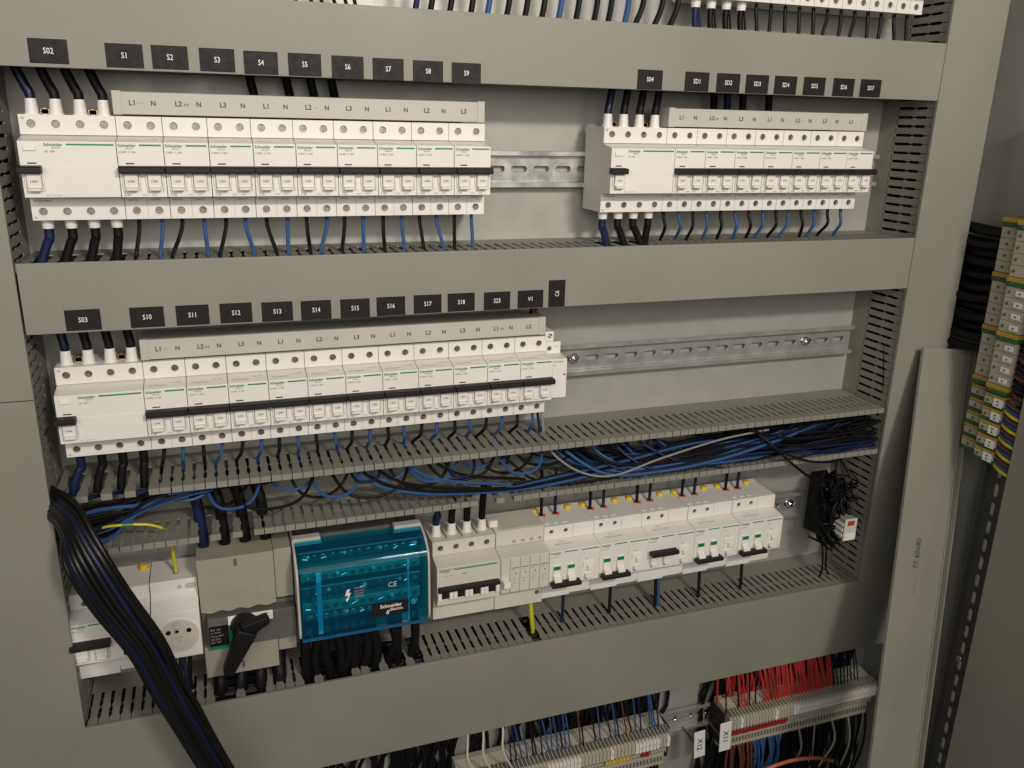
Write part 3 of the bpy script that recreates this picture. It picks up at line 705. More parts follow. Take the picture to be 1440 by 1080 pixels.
obj('green_window', MB().box(.0255, .0400, -.0197, -.0190, z(-.4660), z(-.4455)).mesh('green_window', 'greenflag'), t)
o = obj('rating_plate', MB().box(.0068, .0252, -.0197, -.0190, z(-.4665), z(-.4440)).mesh('rating_plate', 'black'), t)
for i in range(5): text(o, ['INS 100', 'Ui 750V', 'Uimp 8kV', 'AC22A', 'IEC 947'][i], .0030, 'inkp', (.0080, -.0199, z(-.4485)-.0036*i), name='rating_print')
obj('green_window', MB().box(.0068, .0252, -.0198, -.0190, z(-.4700), z(-.4670)).mesh('green_window2', 'greenflag'), t)
text(t, 'I-ON', .0032, 'ink', (.058, -.0199, z(-.4385)), name='rating_print')
h = obj('rotary_handle', MB().cyl((.0410, -.0300, z(-.4470)), .0128, .0110, n=28, r2=.0142).mesh('rotary_handle', 'black', bevel=.0008, seg=2, smooth_=True), t)
def arm(p, q, w0, w1, y0, y1):
    d = Vector((q[0]-p[0], q[1]-p[1])); n = Vector((-d.y, d.x)).normalized(); p = Vector(p); q = Vector(q)
    return [tuple(p+n*w0), tuple(q+n*w1), tuple(q-n*w1), tuple(p-n*w0)]
m = MB().prism('y', arm((.0430, z(-.4420)), (.0215, z(-.4870)), .0100, .0052, 0, 0), -.0440, -.0290)
obj('handle_grip', m.mesh('handle_grip', 'black', bevel=.0022, seg=3, smooth_=True), h)
m = MB().prism('y', arm((.0400, z(-.4440)), (.0640, z(-.4340)), .0085, .0040, 0, 0), -.0400, -.0290)
obj('handle_nose', m.mesh('handle_nose', 'black', bevel=.0020, seg=3, smooth_=True), h)
for i, x in enumerate((.0985, .1190, .1390, .1590)):
    c = 'cdblue' if i == 0 else 'cblack'
    cable([(x, .020, -.376), (x, .020, -.366), (x-.001, .022, -.350), (x-.002, .022, -.330), (x-.006, .026, -.312)], .0056, c, f"thick {'dark blue' if i==0 else 'black'} cable into the top of the rotary switch, {ordn[i]} from the left", 'thick cables above the rotary switch', 12, name='power_cable', cat='cable')
    cable([(x+.006, .016, -.500), (x+.005, .010, -.515), (x+.004, .000, -.530), (x+.004, -.004, -.575)], .0068, 'cblack', f"thick black cable out of the bottom of the rotary switch, {ordn[i]} from the left", 'thick cables below the rotary switch', 12, name='power_cable', cat='cable')

# blue distribution block with teal clear cover
t = thing('distribution_block', 'power distribution block under a clear teal cover', 'distribution block', (.1835, 0, Z4))
W = .1375
obj('base', MB().box(.001, W-.001, .0160, .0450, z(-.4720), z(-.3760)).mesh('base', 'dkgrey', bevel=.0006), t)
side = [(.0440, z(-.3730)), (.0040, z(-.3722)), (-.0180, z(-.3780)), (-.0310, z(-.3880)), (-.0345, z(-.3980)), (-.0350, z(-.4600)), (-.0325, z(-.4665)), (.0440, z(-.4720))]
for a in (0, W-.0024): obj('end_plate', MB().prism('x', side, a, a+.0024).mesh('end_plate', 'comb', bevel=.0004), t)
for a in (.0000, .1060):
    obj('grey_tab', MB().prism('y', [(a, z(-.3782)), (a+.031, z(-.3782)), (a+.029, z(-.3700)), (a+.001, z(-.3700))], .0000, .0100).mesh('grey_tab', 'comb', bevel=.0004), t)
# clear cover shell
outer = [(.0030, z(-.3722)), (-.0180, z(-.3778)), (-.0260, z(-.3820)), (-.0315, z(-.3880)), (-.0342, z(-.3960)), (-.0350, z(-.4050)), (-.0350, z(-.4600)), (-.0325, z(-.4668)), (.0030, z(-.4690))]
inner = [(y+.0014 if i > 0 else y, zz + (-.0012 if i < 4 else (.0012 if i > 6 else 0))) for i, (y, zz) in enumerate(outer)]
cov = MB().prism('x', outer + inner[::-1], .0026, W-.0026)
obj('clear_cover', cov.mesh('clear_cover', 'teal', smooth_=True), t)
for xx in (.0195, .1130):
    obj('cover_rib', MB().box(xx, xx+(.0048 if xx < .03 else .0020), -.0335, -.0318, z(-.4640), z(-.3930)).mesh('cover_rib', 'cyan'), t)
# busbar rows inside with screws
inside = thing('tmp', '', '') ; bpy.data.objects.remove(inside)
for r_, zz in enumerate((-.3900, -.4080, -.4260, -.4440, -.4600)):
    y0 = -.0060 - .004*(r_ in (1, 2, 3))*2
    b = obj('busbar', MB().box(.0060, W-.0060, y0, .0160, z(zz)-.0052, z(zz)+.0052).mesh('busbar', 'gbright' if r_ % 2 else 'slate', bevel=.0006), t)
    obj('busbar_edge', MB().box(.0060, W-.0060, y0-.0004, y0+.001, z(zz)+.0054, z(zz)+.0064).mesh('busbar_edge', 'termb'), b)
    for i in range(13):
        xx = .0120 + .0094*i
        obj('terminal_screw', SCREWC, b, (xx, y0-.0012, z(zz)), (0, rn(0, 3), 0)).scale = (.95, 1, .95)
        if (i*7+r_*3) % 4 == 0: obj('clear_knob', MB().cyl((xx+.003, y0-.0022, z(zz)+.002), .0017, .0022, n=8).mesh('clear_knob', 'lettw'), b)
        if r_ in (0, 4): obj('terminal_barrel', MB().cyl((xx, y0-.0010, z(zz)), .0040, .0008, n=10).mesh('terminal_barrel', 'brass'), b)
yf = -.0353
M['edgeblue'] = mat('blue_edge', (0.01, 0.09, 0.22), 0.35)
obj('edge_strip', MB().box(.0030, W-.0030, -.0190, -.0182, z(-.3772), z(-.3760)).mesh('edge_strip', 'edgeblue'), t)
obj('edge_strip', MB().box(.0030, W-.0030, -.0350, -.0330, z(-.4700), z(-.4670)).mesh('edge_strip', 'edgeblue'), t)
bolt = [(0.0, .0075), (.0036, .0085), (.0016, .0022), (.0044, .0030), (.0010, -.0060), (.0026, -.0050), (-.0008, -.0100), (-.0014, -.0050), (.0000, -.0055), (.0012, -.0002), (-.0022, -.0012)]
obj('bolt_symbol', MB().prism('y', [(.0495+a*.95, z(-.4225)+b*.8) for a, b in bolt], yf, yf+.0002).mesh('bolt_symbol', 'lettw'), t)
for i, s in enumerate(('PERICOLO', 'DANGER', 'PELIGRO', 'GEFAHR')): text(t, s, .0026, 'inkp', (.0570, yf, z(-.4165)-.0033*i), name='warning_print')
text(t, 'CE', .0080, 'lettw', (.0920, yf, z(-.4205)), name='ce_mark', bold=-.0001)
lb = obj('brand_plate', MB().box(.0740, .1130, yf-.0003, yf+.0001, z(-.4535), z(-.4380)).mesh('brand_plate', 'tag'), t)
text(lb, 'Schneider', .0058, 'lettw', (.0830, yf-.0006, z(-.4442)), name='brand_lettering', bold=.00012)
text(lb, 'Electric', .0046, 'lettw', (.0935, yf-.0006, z(-.4485)), name='brand_lettering', bold=.00005)
text(lb, '8', .0075, 'lettw', (.0885, yf-.0006, z(-.4515)), name='logo_mark', rot=(0, R(20), 0))
for i, x in enumerate((.194, .204, .214, .224, .234, .244, .254, .264, .284, .294, .309)):
    cable([(x, .010, -.462), (x+rn(-.003,.003), -.002, -.482), (x+rn(-.005,.005), -.004, -.510), (x+rn(-.004,.004), -.002, -.535), (x, .006, -.58)], .0056 if i < 8 else .0050, 'cblack', f'thick black cable under the teal covered block, {ordw(i+1)} from the left', 'thick cables under the teal block', 12, name='power_cable', cat='cable')

# four-pole breaker with off-white body
t = thing('four_pole_breaker', 'off-white four-pole breaker with dark toggles beside the teal covered block', 'circuit breaker', (.3320, 0, Z4))
prof = [(0.0450, -.0520), (0.0450, .0430), (.0026, .0430), (.0026, .0262), (YN, .0215), (YN, -.0240), (.0026, -.0262), (.0026, -.0535)]
obj('body', MB().prism('x', prof, .0002, .0722).mesh('body', 'offwhite', bevel=.0004, seg=2), t)
xs = [.0089+.0178*i for i in range(4)]
m = MB().holed(rect(.0002, .0722, .0264, .0430), [circ(x, .0350, .0033) for x in xs], 0, .0026)
for x in xs: m.ring((x, 0, .0350), .0033, .0046, .0004)
obj('lower_cover', MB().box(.0002, .0722, 0, .0026, -.0535, -.0264).mesh('lower_cover', 'offwhite', bevel=.0002), t)
obj('terminal_cover', m.mesh('terminal_cover', 'offwhite'), t)
for x in xs: obj('terminal_screw', SCREW, t, (x, .0013, .0350), (0, rn(0, 3), 0))
obj('toggle_recess', MB().box(.0010, .0700, YN-.0004, YN, -.0165, -.0015).mesh('toggle_recess', 'toggle'), t)
obj('toggle_bar', MB().box(.0010, .0705, YN-.0080, YN, -.0048, -.0010).mesh('toggle_bar', 'toggle', bevel=.0008, seg=2), t)
for i in range(4):
    for s in (-1, 1):
        obj('toggle_guard', MB().box(.0089+.0178*i+s*.0066-.0021, .0089+.0178*i+s*.0066+.0021, YN-.0040, YN, -.0165, -.0075).mesh('toggle_guard', 'white', bevel=.0005), t)
brand(t, .0030, .0165, s=.85); stripe(t, .0200, .0680, z=.0178, h=.0010); obj('top_line', MB().box(.0020, .0700, YN-.0002, YN, .0188, .0193).mesh('top_line', 'gterm'), t)
tiny(t, 'C60N C40', .0060, .0105, .0026, mt='inkp'); tiny(t, '400V', .0280, .0105, .0028, mt='ink')
for i in range(3): obj('divider_pin', MB().tube([(xs[i]+.009, .006, .0432), (xs[i]+.0085, .020, .0440), (xs[i]+.009, .034, .0436)], .0006, 5, 3).mesh('divider_pin', 'dkgrey'), t)
for i, x in enumerate(xs):
    c = 'cdblue' if i == 0 else 'cblack'
    tt = thing('power_cable', f"{'short dark blue' if i==0 else 'black'} sleeved cable above the off-white breaker, {ordn[i]} from the left", 'cable', (.3320+x, .018, Z4+.0430), 'sleeved cables above the off-white breaker')
    obj('cable_sleeve', BOOT, tt)
    L = (.034, .048, .056, .060)[i]
    obj('cable', MB().tube([(0, 0, .004), (0, 0, .02), (.001, -.002, L-.012), (.001, -.003, L)], [.0040]*13+[.0040, .0040, .0035, .0026, .0012, .0004], 10, 6).mesh('cable', c, smooth_=True), tt)
# auxiliary and tripping unit right of it
t = thing('tripping_unit', 'off-white unit with a small white lever right of the four-pole breaker', 'tripping unit', (.4045, 0, Z4))
obj('body', MB().prism('x', [(0.0450, -.0520), (0.0450, .0455), (.0026, .0455), (.0026, .0262), (YN, .0215), (YN, -.0180), (YN+.003, -.0240), (.0026, -.0262), (.0026, -.0535)], .0002, .0586).mesh('body', 'offwhite', bevel=.0004, seg=2), t)
obj('lower_cover', MB().box(.0002, .0586, -.0010, .0026, -.0535, -.0264).mesh('lower_cover', 'offwhite', bevel=.0003), t)
obj('upper_panel', MB().box(.0010, .0586, 0, .0026, .0264, .0452).mesh('upper_panel', 'offwhite', bevel=.0003), t)
for i in range(4):
    obj('terminal_window', MB().box(.0205+.0105*i, .0245+.0105*i, -.0004, 0, .0290, .0320).mesh('terminal_window', 'inkp'), t)
obj('section', MB().box(.0010, .0108, YN-.0010, YN, -.0215, .0210).mesh('section', 'offwhite', bevel=.0003), t)
for i in range(4):
    x0 = .0116+.0117*i
    s = obj('section', MB().box(x0, x0+.0113, YN-.0012, YN, -.0215, .0210).mesh('section', 'offwhite', bevel=.0004), t)
    obj('section_line', MB().box(x0+.0010, x0+.0100, YN-.0014, YN-.0012, .0085, .0092).mesh('section_line', 'ink'), s)
    text(s, ['MX', 'OF', 'SD', 'MN'][i], .0020, 'ink', (x0+.002, YN-.0014, .0058), name='rating_print')
    obj('indicator_hole', MB().cyl((x0+.0062, YN-.0014, .0020), .0008, .0002).mesh('indicator_hole', 'black'), s)
    text(s, ['12', '14', '92', '94'][i], .0024, 'ink', (x0+.003, YN-.0014, -.0060), name='rating_print'); text(s, ['11', '24', '91', 'D2'][i], .0024, 'ink', (x0+.003, YN-.0014, -.0100), name='rating_print')
obj('toggle_lever', MB().box(.0015, .0095, YN-.0100, YN-.0010, -.0110, -.0040).mesh('toggle_lever', 'white', bevel=.0010, seg=2), t)
obj('sealing_hole', MB().cyl((.0520, -.0014, -.0393), .0028, .0008, n=16).mesh('sealing_hole', 'dkgrey'), t)
m = MB().box(0, .0100, 0, .014, 0, .0080)
o = thing('plug_connector', 'small white plug connector on top of the off-white breaker', 'connector', (.4010, .010, Z4+.0456))
obj('housing', m.mesh('housing', 'cream', bevel=.0008), o)
for i in range(3): obj('contact_slot', MB().box(.0012+.003*i, .0030+.003*i, .003, .011, .0080, .0086).mesh('contact_slot', 'comb'), o)
cable([(.4525, .010, -.489), (.4530, .008, -.500), (.4535, .004, -.520), (.4550, .004, -.535), (.456, .01, -.56)], .0026, 'cyellow', 'yellow and green wire dropping into the bottom duct below the tripping unit', None)

# black relay base with small relay near the right end
t = thing('relay_base', 'black relay base with wires at the right end of the fourth row', 'relay', (.8780, 0, -.4350))
obj('body', MB().prism('x', [(.045, -.044), (.045, .040), (.014, .038), (.008, .022), (.014, .010), (.014, -.016), (.008, -.026), (.014, -.040)], -.0120, .0100).mesh('body', 'black', bevel=.001, seg=2), t)
for i in range(3):
    for zz in (.036, .022, -.034):
        obj('terminal_screw', SCREW, t, (-.010+.008*i, (.0105 if zz == .036 else .0085), zz*.85), (0, rn(0, 3), 0)).scale = (.7, 1, .7)
obj('contact_block', MB().box(-.0125, .0100, -.006, .004, -.010, .012).mesh('contact_block', 'black', bevel=.001), t)
t = thing('plug_in_relay', 'small clear and cream relay with a red flag plugged into the black base', 'relay', (.8700, -.0180, -.4470)); t.scale = (1.25, 1.1, 1.25)
obj('body', MB().box(-.0020, .0130, -.0100, .0200, -.0120, .0120).mesh('body', 'beige', bevel=.0008), t)
obj('front_plate', MB().box(-.0022, .0132, -.0106, -.0100, -.0122, .0122).mesh('front_plate', 'offwhite', bevel=.0003), t)
obj('red_flag', MB().box(.0010, .0090, -.0112, -.0106, .0050, .0100).mesh('red_flag', 'cred'), t)
obj('white_label', MB().box(-.0005, .0125, -.0112, -.0106, -.0115, -.0040).mesh('white_label', 'lettw'), t)
for i in range(3): obj('coil_strip', MB().box(-.0028, -.0020, -.0080, .0180, -.008+.006*i, -.005+.006*i).mesh('coil_strip', 'lettw'), t)
for i in range(4):
    x = .866 + .0045*i; tx = .89 - .004*i
    cable([(x, .001, -.400+rn(-.004,.004)), (x+rn(-.006,.006), -.010-rn(0,.014), -.385+rn(-.01,.01)), (x+rn(-.012,.012), -.004, -.362), (tx+rn(-.01,.01), .014, -.338)], .0013, 'cblack', 'thin black wire looping above the relay base', 'thin black wires above the relay base')
ps = []
for i in range(90):
    cx_, cz_ = .868+rn(-.012, .012), -.428+rn(-.040, .040); a_ = rn(0, 6.28); q = []
    for k in range(5):
        a_ += rn(.5, 1.3); rr = rn(.003, .017); q.append((cx_+rr*math.cos(a_)*.8, rn(-.020, .016), cz_+rr*math.sin(a_)*1.3))
    ps.append(q)
wire_mass('wire_mass', 'tangle of thin black wires round the relay base', ps, 'cblack', .0016)
for i, (x, xe) in enumerate(((.862, .870), (.868, .886))):
    cable([(x, .004, -.470), (x-.001, -.004, -.490), (x+.002, -.004, -.515), (xe, .006, -.535), (xe+.002, .02, -.55)], .0013, 'cblack', f"thin black wire under the relay base, {'left' if i==0 else 'right'} one", 'thin black wires under the relay base')
cable([(.725, .0, -.300), (.745, -.022, -.318), (.775, -.030, -.345), (.815, -.020, -.372), (.850, -.004, -.385), (.868, .0, -.392)], .0016, 'cblack', 'thin black wire hanging from the open duct to the relay base', None)
cable([(.738, .0, -.298), (.750, -.022, -.322), (.790, -.030, -.340), (.840, -.020, -.352), (.872, -.006, -.352), (.895, .0, -.340)], .0014, 'cblack', 'thin black wire swinging below the open duct at its right end', None)

# ------------------------------------------------------------------ wires in the open duct
blues = ['cblue', 'cblack', 'cdblue', 'cblack', 'cblue', 'cblack']
starts = [.062+.010*i for i in range(41)]
lab = {'cblue': 'blue', 'cblack': 'black', 'cdblue': 'dark blue', 'cgrey': 'grey'}
def dw(pts, r, c):
    cable(pts, r, c, f'{lab[c]} wire in the bundle hanging in the open duct', f'{lab[c]} wires bundled in the open duct', 7, 6)
for i, x in enumerate(starts):
    c = ('cblue', 'cblack', 'cblue', 'cblack', 'cdblue')[(i//2) % 5]
    if x < .43:
        if i % 2: continue
        L = (.050, .072, .058, .088, .040)[(i//2) % 5]+rn(-.005, .005); y = rn(-.018, .012); d = (.022, .033, .027, .030, .018)[(i//2) % 5]+rn(-.003, .003)
        dw([(x, .018, -.289), (x+.002, .014, -.296), (x+L*.2, y, -.294-d*.75), (x+L*.5, y-.004, -.292-d), (x+L*.8, y, -.294-d*.7), (x+L, .012, -.296), (x+L+.001, .018, -.289)], .0016, c)
        if i % 4 == 0: dw([(x+.004, .036, -.289), (x+.012, .034, -.302), (x+.035, .034, -.316), (x+.06, .036, -.306), (x+.07, .04, -.289)], .0016, 'cblack')
for i in range(22):
    # the long strands that start left of the middle and run to the right
    x = .445+.007*i+rn(-.003, .003); y = rn(-.018, .030); zz = rn(-.338, -.322); L = rn(.05, .10); c = ('cblue', 'cblack', 'cdblue')[i % 3]
    pts = [(x, .018, -.289), (x+.003, .014, -.296), (x+L*.35, (y+.01)*.6, zz+.016), (x+L, y, zz)]
    xx = x+L
    while xx < .72:
        xx += rn(.09, .14); zz = min(max(zz+rn(-.004, .006), -.339), -.318); y = min(max(y+rn(-.007, .007), -.021), .03); pts.append((xx, y, zz))
    pts[-1] = (pts[-1][0], max(y, .004), pts[-1][2]); pts.append((.93, .030+rn(-.006,.006), rn(-.335, -.300)))
    dw(pts, .0015, c)
for q, (c, x0_) in enumerate((('cblue', .245), ('cblack', .252), ('cblack', .268), ('cblue', .300), ('cblack', .330))):
    o_ = .0016*q
    dw([(x0_, .016, -.289), (x0_+.002, .004, -.298), (x0_+.025, -.012, -.3140+o_*.5), (x0_+.060, -.018, -.3245+o_), (x0_+.100, -.019, -.3310+o_), (.420, -.018, -.3365+o_), (.480, -.014+o_, -.3360+o_), (.560, -.008+o_, -.3300+o_), (.66, -.002+o_*2, -.327+o_*2), (.78, .010+o_*2, -.320+rn(-.01,.006)), (.93, .030, -.312+rn(-.01,.01))], .0017, c)
masses = {'cblack': [], 'cdblue': [], 'cblue': []}
for i in range(15):
    x = rn(.40, .56); y = rn(-.018, .035); zz = rn(-.338, -.322)
    pts = [(x, y+.012, -.292-rn(0, .01)), (x+.05, y, zz)]
    xx = x+.05
    while xx < .72:
        xx += rn(.08, .13); zz = min(max(zz+rn(-.004, .006), -.340), -.318); y = min(max(y+rn(-.008, .008), -.020), .04); pts.append((xx, y, zz))
    pts[-1] = (pts[-1][0], max(.012, y), pts[-1][2]); pts.append((.93, .034, rn(-.335, -.305)))
    masses[['cblack', 'cblue', 'cblack', 'cdblue', 'cblack'][i % 5]].append(pts)
for i in range(62):
    # wires coming from the right duct into the dark right corner
    x = rn(.66, .82); y = rn(-.020, .045); zz = rn(-.340, -.306)
    masses['cblack' if i % 6 else 'cdblue'].append([(x, y+.01, zz+rn(-.01, .01)), (x+.06, y, zz+rn(-.01, .008)), (.86, y+rn(-.004, .006), max(-.344, zz+rn(-.012, .010))), (.935, max(y, -.012), zz+rn(-.01, .012))])
for c in masses: wire_mass('wire_mass', f"tangled {lab[c]} wires deep in the right part of the open duct", masses[c], c, .0015)
for i in range(6):
    y0 = -.016+.004*i
    dw([(.470, .01, -.290), (.485, .0, -.305), (.530, y0, -.332), (.60, y0-.003, -.336+.0012*i), (.68, y0-.002, -.330+.001*i), (.76, y0+.004, -.318), (.84, y0+.026, -.312), (.93, .030, -.310)], .0018, ['cblue', 'cblack', 'cblue', 'cdblue', 'cblue', 'cblack'][i])
dw([(.462, .012, -.288), (.470, -.010, -.306), (.500, -.019, -.326), (.54, -.018, -.334), (.60, -.014, -.322), (.68, -.012, -.308), (.75, -.006, -.305)], .0013, 'cgrey')
# wires turning into the left duct under the big openings
for i in range(16):
    y = rn(-.018, .02); c = ['cdblue', 'cblack', 'cblue', 'cblack'][i % 4]; z0_ = -.300-.0022*i
    dw([(-.045, y, z0_-.012), (-.015, y-.002, z0_-.008), (.020, y, z0_-.004), (.060, y, -.300-rn(0, .010)), (.100+rn(0,.02), y+.004, -.296-rn(0, .006)), (.135+rn(0, .05), y+.012, -.297+rn(-.004, .003)), (.185+rn(-.02, .05), .03, -.288)], .0018, c)
cable([(-.010, -.010, -.330), (.0018, -.012, -.3262), (.0180, -.016, -.3222), (.0300, -.018, -.3215), (.0450, -.018, -.3228), (.0560, -.016, -.3262), (.0667, -.010, -.3345)], .0013, 'cgy', 'green and yellow wire arching out of the open duct above the socket', None)
# two cut pairs leaving the upper slots at the back
for i, x in enumerate((.45, .458, .535, .543, .60, .612, .64)):
    cable([(x, .03, -.287), (x-.006, .048, -.300), (x-.018, .052, -.318), (x-.024, .050, -.335)], .0014, 'cblack' if i % 2 else 'cdblue', 'thin dark wire at the back of the open duct', 'thin wires at the back of the open duct')

# ------------------------------------------------------------------ heavy cable bundle in front, lower left
ctr = [(-.046, .030, -.2930), (-.031, -.004, -.2930), (-.0075, -.046, -.2960), (.0060, -.072, -.3220), (.0235, -.080, -.3640), (.0475, -.085, -.4140), (.0610, -.088, -.4570), (.0722, -.090, -.4880), (.0970, -.092, -.5580), (.1420, -.094, -.68)]
spr = [.70, .8, 1.0, 1.10, 1.10, .98, .88, .84, .80, .80]
offs = [(-.0165, .004), (-.0128, -.001), (-.0090, -.004), (-.0052, -.006), (-.0012, -.004), (.0026, -.006), (.0064, -.004), (.0102, -.001), (.0140, .003), (-.0105, .008), (-.0035, .006), (.0040, .006), (.0110, .008)]
bcol = ['cheavy', 'cheavy', 'cnavy', 'cheavy', 'cheavy', 'cheavy', 'cnavy', 'cheavy', 'cheavy', 'cheavy', 'cnavy', 'cheavy', 'cheavy']
ords = ['first', 'second', 'third', 'fourth', 'fifth', 'sixth', 'seventh', 'eighth', 'ninth', 'first rear', 'second rear', 'third rear', 'fourth rear']
for k, (a, b) in enumerate(offs):
    pts = []
    for i, c in enumerate(ctr):
        p = Vector(c); q = Vector(ctr[min(i+1, len(ctr)-1)]) - Vector(ctr[max(i-1, 0)])
        if i < 3: n_ = Vector((.45, 0, .80)) if i else Vector((.1, 0, .8))
        else: n_ = Vector((-q.z, 0, q.x)).normalized()
        if n_.x < 0: n_ = -n_
        pts.append(tuple(p + n_*a*spr[i] + Vector((0, b, 0)) + Vector((rn(-.0012, .0012), rn(-.001, .001), rn(-.001, .001)))))
    cable(pts, .0029+rn(-.0003, .0003), bcol[k], f"{ords[k]} thick {'dark blue' if bcol[k]=='cnavy' else 'black'} cable from the left in the bundle falling at lower left", 'heavy cables falling across the lower left', 12, 6, name='power_cable', cat='cable')

# ------------------------------------------------------------------ bottom terminal strips
PT = .0052
def term_meshes():
    prof = [(.0450, -.0300), (.0450, .0290), (.0360, .0300), (.0060, .0230), (.0040, .0225), (.0040, .0030), (.0110, .0020), (.0110, -.0100), (.0150, -.0120), (.0150, -.0350), (.0300, -.0400)]
    b = MB().prism('x', prof, 0, .0040)
    f = MB().prism('x', [(.0450, -.0300), (.0450, .0292), (.0360, .0302), (.0190, .0272), (.0150, .0292), (.0020, .0262), (.0020, .0018), (.0090, .0000), (.0090, -.0115), (.0140, -.0130), (.0140, -.0360), (.0300, -.0410)], .0040, .0050)
    return b.mesh('body', 'termb'), f.mesh('fin', 'termb')
TB, TF = term_meshes()
MK = MB().box(.0003, .0046, .0000, .0040, .0060, .0200).mesh('marker', 'lettw', bevel=.0002)
MKB = MB().box(.0003, .0046, .0012, .0040, .0060, .0200).mesh('marker', 'termb', bevel=.0002)
HOLE = MB().cyl((.0021, .0108, -.0045), .0016, .0004, n=8).box(.0008, .0034, .0148, .0152, -.030, -.022).mesh('clamp_opening', 'dkgrey')
FUN = MB().prism('x', [(.0060, .0234), (.0180, .0262), (.0180, .0268), (.0060, .0240)], .0006, .0036).mesh('wire_funnel', 'dkgrey')
Z5 = -.7560
TX1 = [.6578-.0002-PT*(i+1) for i in range(56)]; TX2 = [.7520+PT*i for i in range(30)] + [.7520+PT*(30+i) for i in range(18)]
def strip(xs, group, mk, mkset, lab_):
    for i, x in enumerate(xs):
        sfx = 'th' if 10 <= (i+1) % 100 <= 20 else {1: 'st', 2: 'nd', 3: 'rd'}.get((i+1) % 10, 'th')
        t = thing('terminal_block', lab_.format(ordw(i+1)), 'terminal block', (x, 0, Z5), group)
        obj('body', TB, t); obj('fin', TF, t)
        w_ = mkset(x)
        mo = obj('marker', MK if w_ else MKB, t)
        if w_: text(mo, str(1+(i % 9)), .0034, 'ink', (.0014, -.0003, .0125), name='number_print')
        obj('clamp_opening', HOLE, t)
        obj('wire_funnel', FUN, t)
strip(TX1, 'terminal blocks of the left bottom strip', 0, lambda x: .480 < x < .525 or .568 < x < .572 or .604 < x < .640 or x > .648, 'narrow beige terminal block, {} from the right end of the left bottom strip')
strip(TX2, 'terminal blocks of the right bottom strip', 0, lambda x: .766 < x < .770 or .820 < x < .825 or x > .853, 'narrow beige terminal block, {} from the left end of the right bottom strip')
for nm_, x0, x1, zz, yy, c, l_ in (('jumper_bar', .565, .602, Z5-.0030, .0050, 'yellow', 'orange jumper bar across the left bottom terminal strip'), ('jumper_bar', .619, .632, Z5-.0050, .0050, 'rail_red', 'short red jumper on the left bottom terminal strip'), ('jumper_bar', .755, .852, Z5-.0052, .0040, 'rail_red', 'long red jumper bar across the right bottom terminal strip')):
    m = MB(); n = int((x1-x0)/PT); 
    for i in range(n): m.box(x0+i*PT, x0+i*PT+.0046, yy, yy+.008, zz-.0028+(.0006 if i % 3 == 0 else 0), zz+.0028)
    m.box(x0, x1, yy+.002, yy+.008, zz-.002, zz+.002)
    tag(obj(nm_, m.mesh(nm_, c)), l_, 'jumper')
for x, l_, zz, yy, w_, h_, tx, rz in ((.7295, 'white X11 tag at the left end of the right terminal strip', -.7380, -.0200, .0088, .0230, 'X11', 3), (.7040, 'white X12 tag hanging behind the X11 tag', -.7600, .0000, .0085, .0215, 'X12', 5)):
    t = thing('strip_tag', l_, 'label', (x, yy, zz))
    obj('plate', MB().box(-w_, w_, 0, .0012, -h_, h_).mesh('plate', 'lettw', bevel=.0004), t, rot=(0, R(-rz), 0))
    text(t, tx, .0110, 'ink', (-.0035, -.0003, 0), align='CENTER', rot=(0, R(90), 0), bold=.0002)
    obj('holder', MB().box(-.001, .001, .0012, .045, -h_*.4, -h_*.4+.003).mesh('holder', 'dkgrey', bevel=.0003), t)
t = thing('end_clamp', 'dark end clamp at the right end of the left bottom strip', 'end clamp', (.6600, .0, Z5))
obj('body', MB().box(.0002, .0050, .016, .045, -.026, .022).mesh('body', 'toggle', bevel=.0006), t)
t = thing('end_clamp', 'dark end clamp at the left end of the right bottom strip', 'end clamp', (.7430, .0, Z5))
obj('body', MB().box(.0030, .0080, .014, .045, -.028, .022).mesh('body', 'toggle', bevel=.0006), t)
# wires into the strips
_cnt = {}
def sw(x, c, x1, r=.0011, grp='left', zt=-.655):
    zf = Z5+.0262
    cn = {'cblue':'blue','cdblue':'dark blue','cblack':'black','cred':'red','cwhite':'white','cgrey':'grey','cbrown':'brown'}[c]
    _cnt[(c, grp)] = _cnt.get((c, grp), 0) + 1
    cable([(x1, .030+rn(-.01,.01), zt+.04), (x1, .028, zt), (x1*.6+x*.4+rn(-.002,.002), .022, (zt+zf)/2+.012), (x, .016, zf+.006), (x, .013, zf-.004)], r, c, f'{ordw(_cnt[(c, grp)])} {cn} wire from the left into the {grp} bottom terminal strip', f'{cn} wires into the {grp} bottom strip', 6, 5)
for x, c in sorted([(.436,'cdblue'),(.443,'cdblue'),(.466,'cblack'),(.470,'cblack'),(.487,'cblue'),(.492,'cblue'),(.500,'cblue'),(.506,'cdblue'),(.511,'cblue'),(.517,'cblue'),(.532,'cbrown'),(.536,'cblack'),(.560,'cblue'),(.583,'cblue'),(.587,'cdblue'),(.598,'cbrown'),(.612,'cblue'),(.620,'cdblue'),(.633,'cblue'),(.637,'cblue'),(.641,'cblue'),(.646,'cdblue'),(.478,'cdblue'),(.553,'cblack'),(.458,'cblue'),(.450,'cblue'),(.575,'cdblue'),(.605,'cblack')]):
    sw(x, c, x-rn(.004, .014))
for i, x in enumerate((.385, .405, .430)):
    cable([(x-.008, .02, -.62), (x-.010, .004, -.665), (x-.012, -.004, -.690), (x+.001, .0, -.722), (x+.014, .01, -.745)], .0014, 'cwhite', f'white wire curving down below the bottom duct, {nm[i]} from the left', 'white wires below the bottom duct')
for x in (.752,.772,.790,.800): sw(x, random.choice(['cblack', 'cdblue']), x-rn(-.002, .006), grp='right')
for x in (.7745,.7785,.7830,.7870): sw(x, 'cred', x-rn(.004, .014), grp='right')
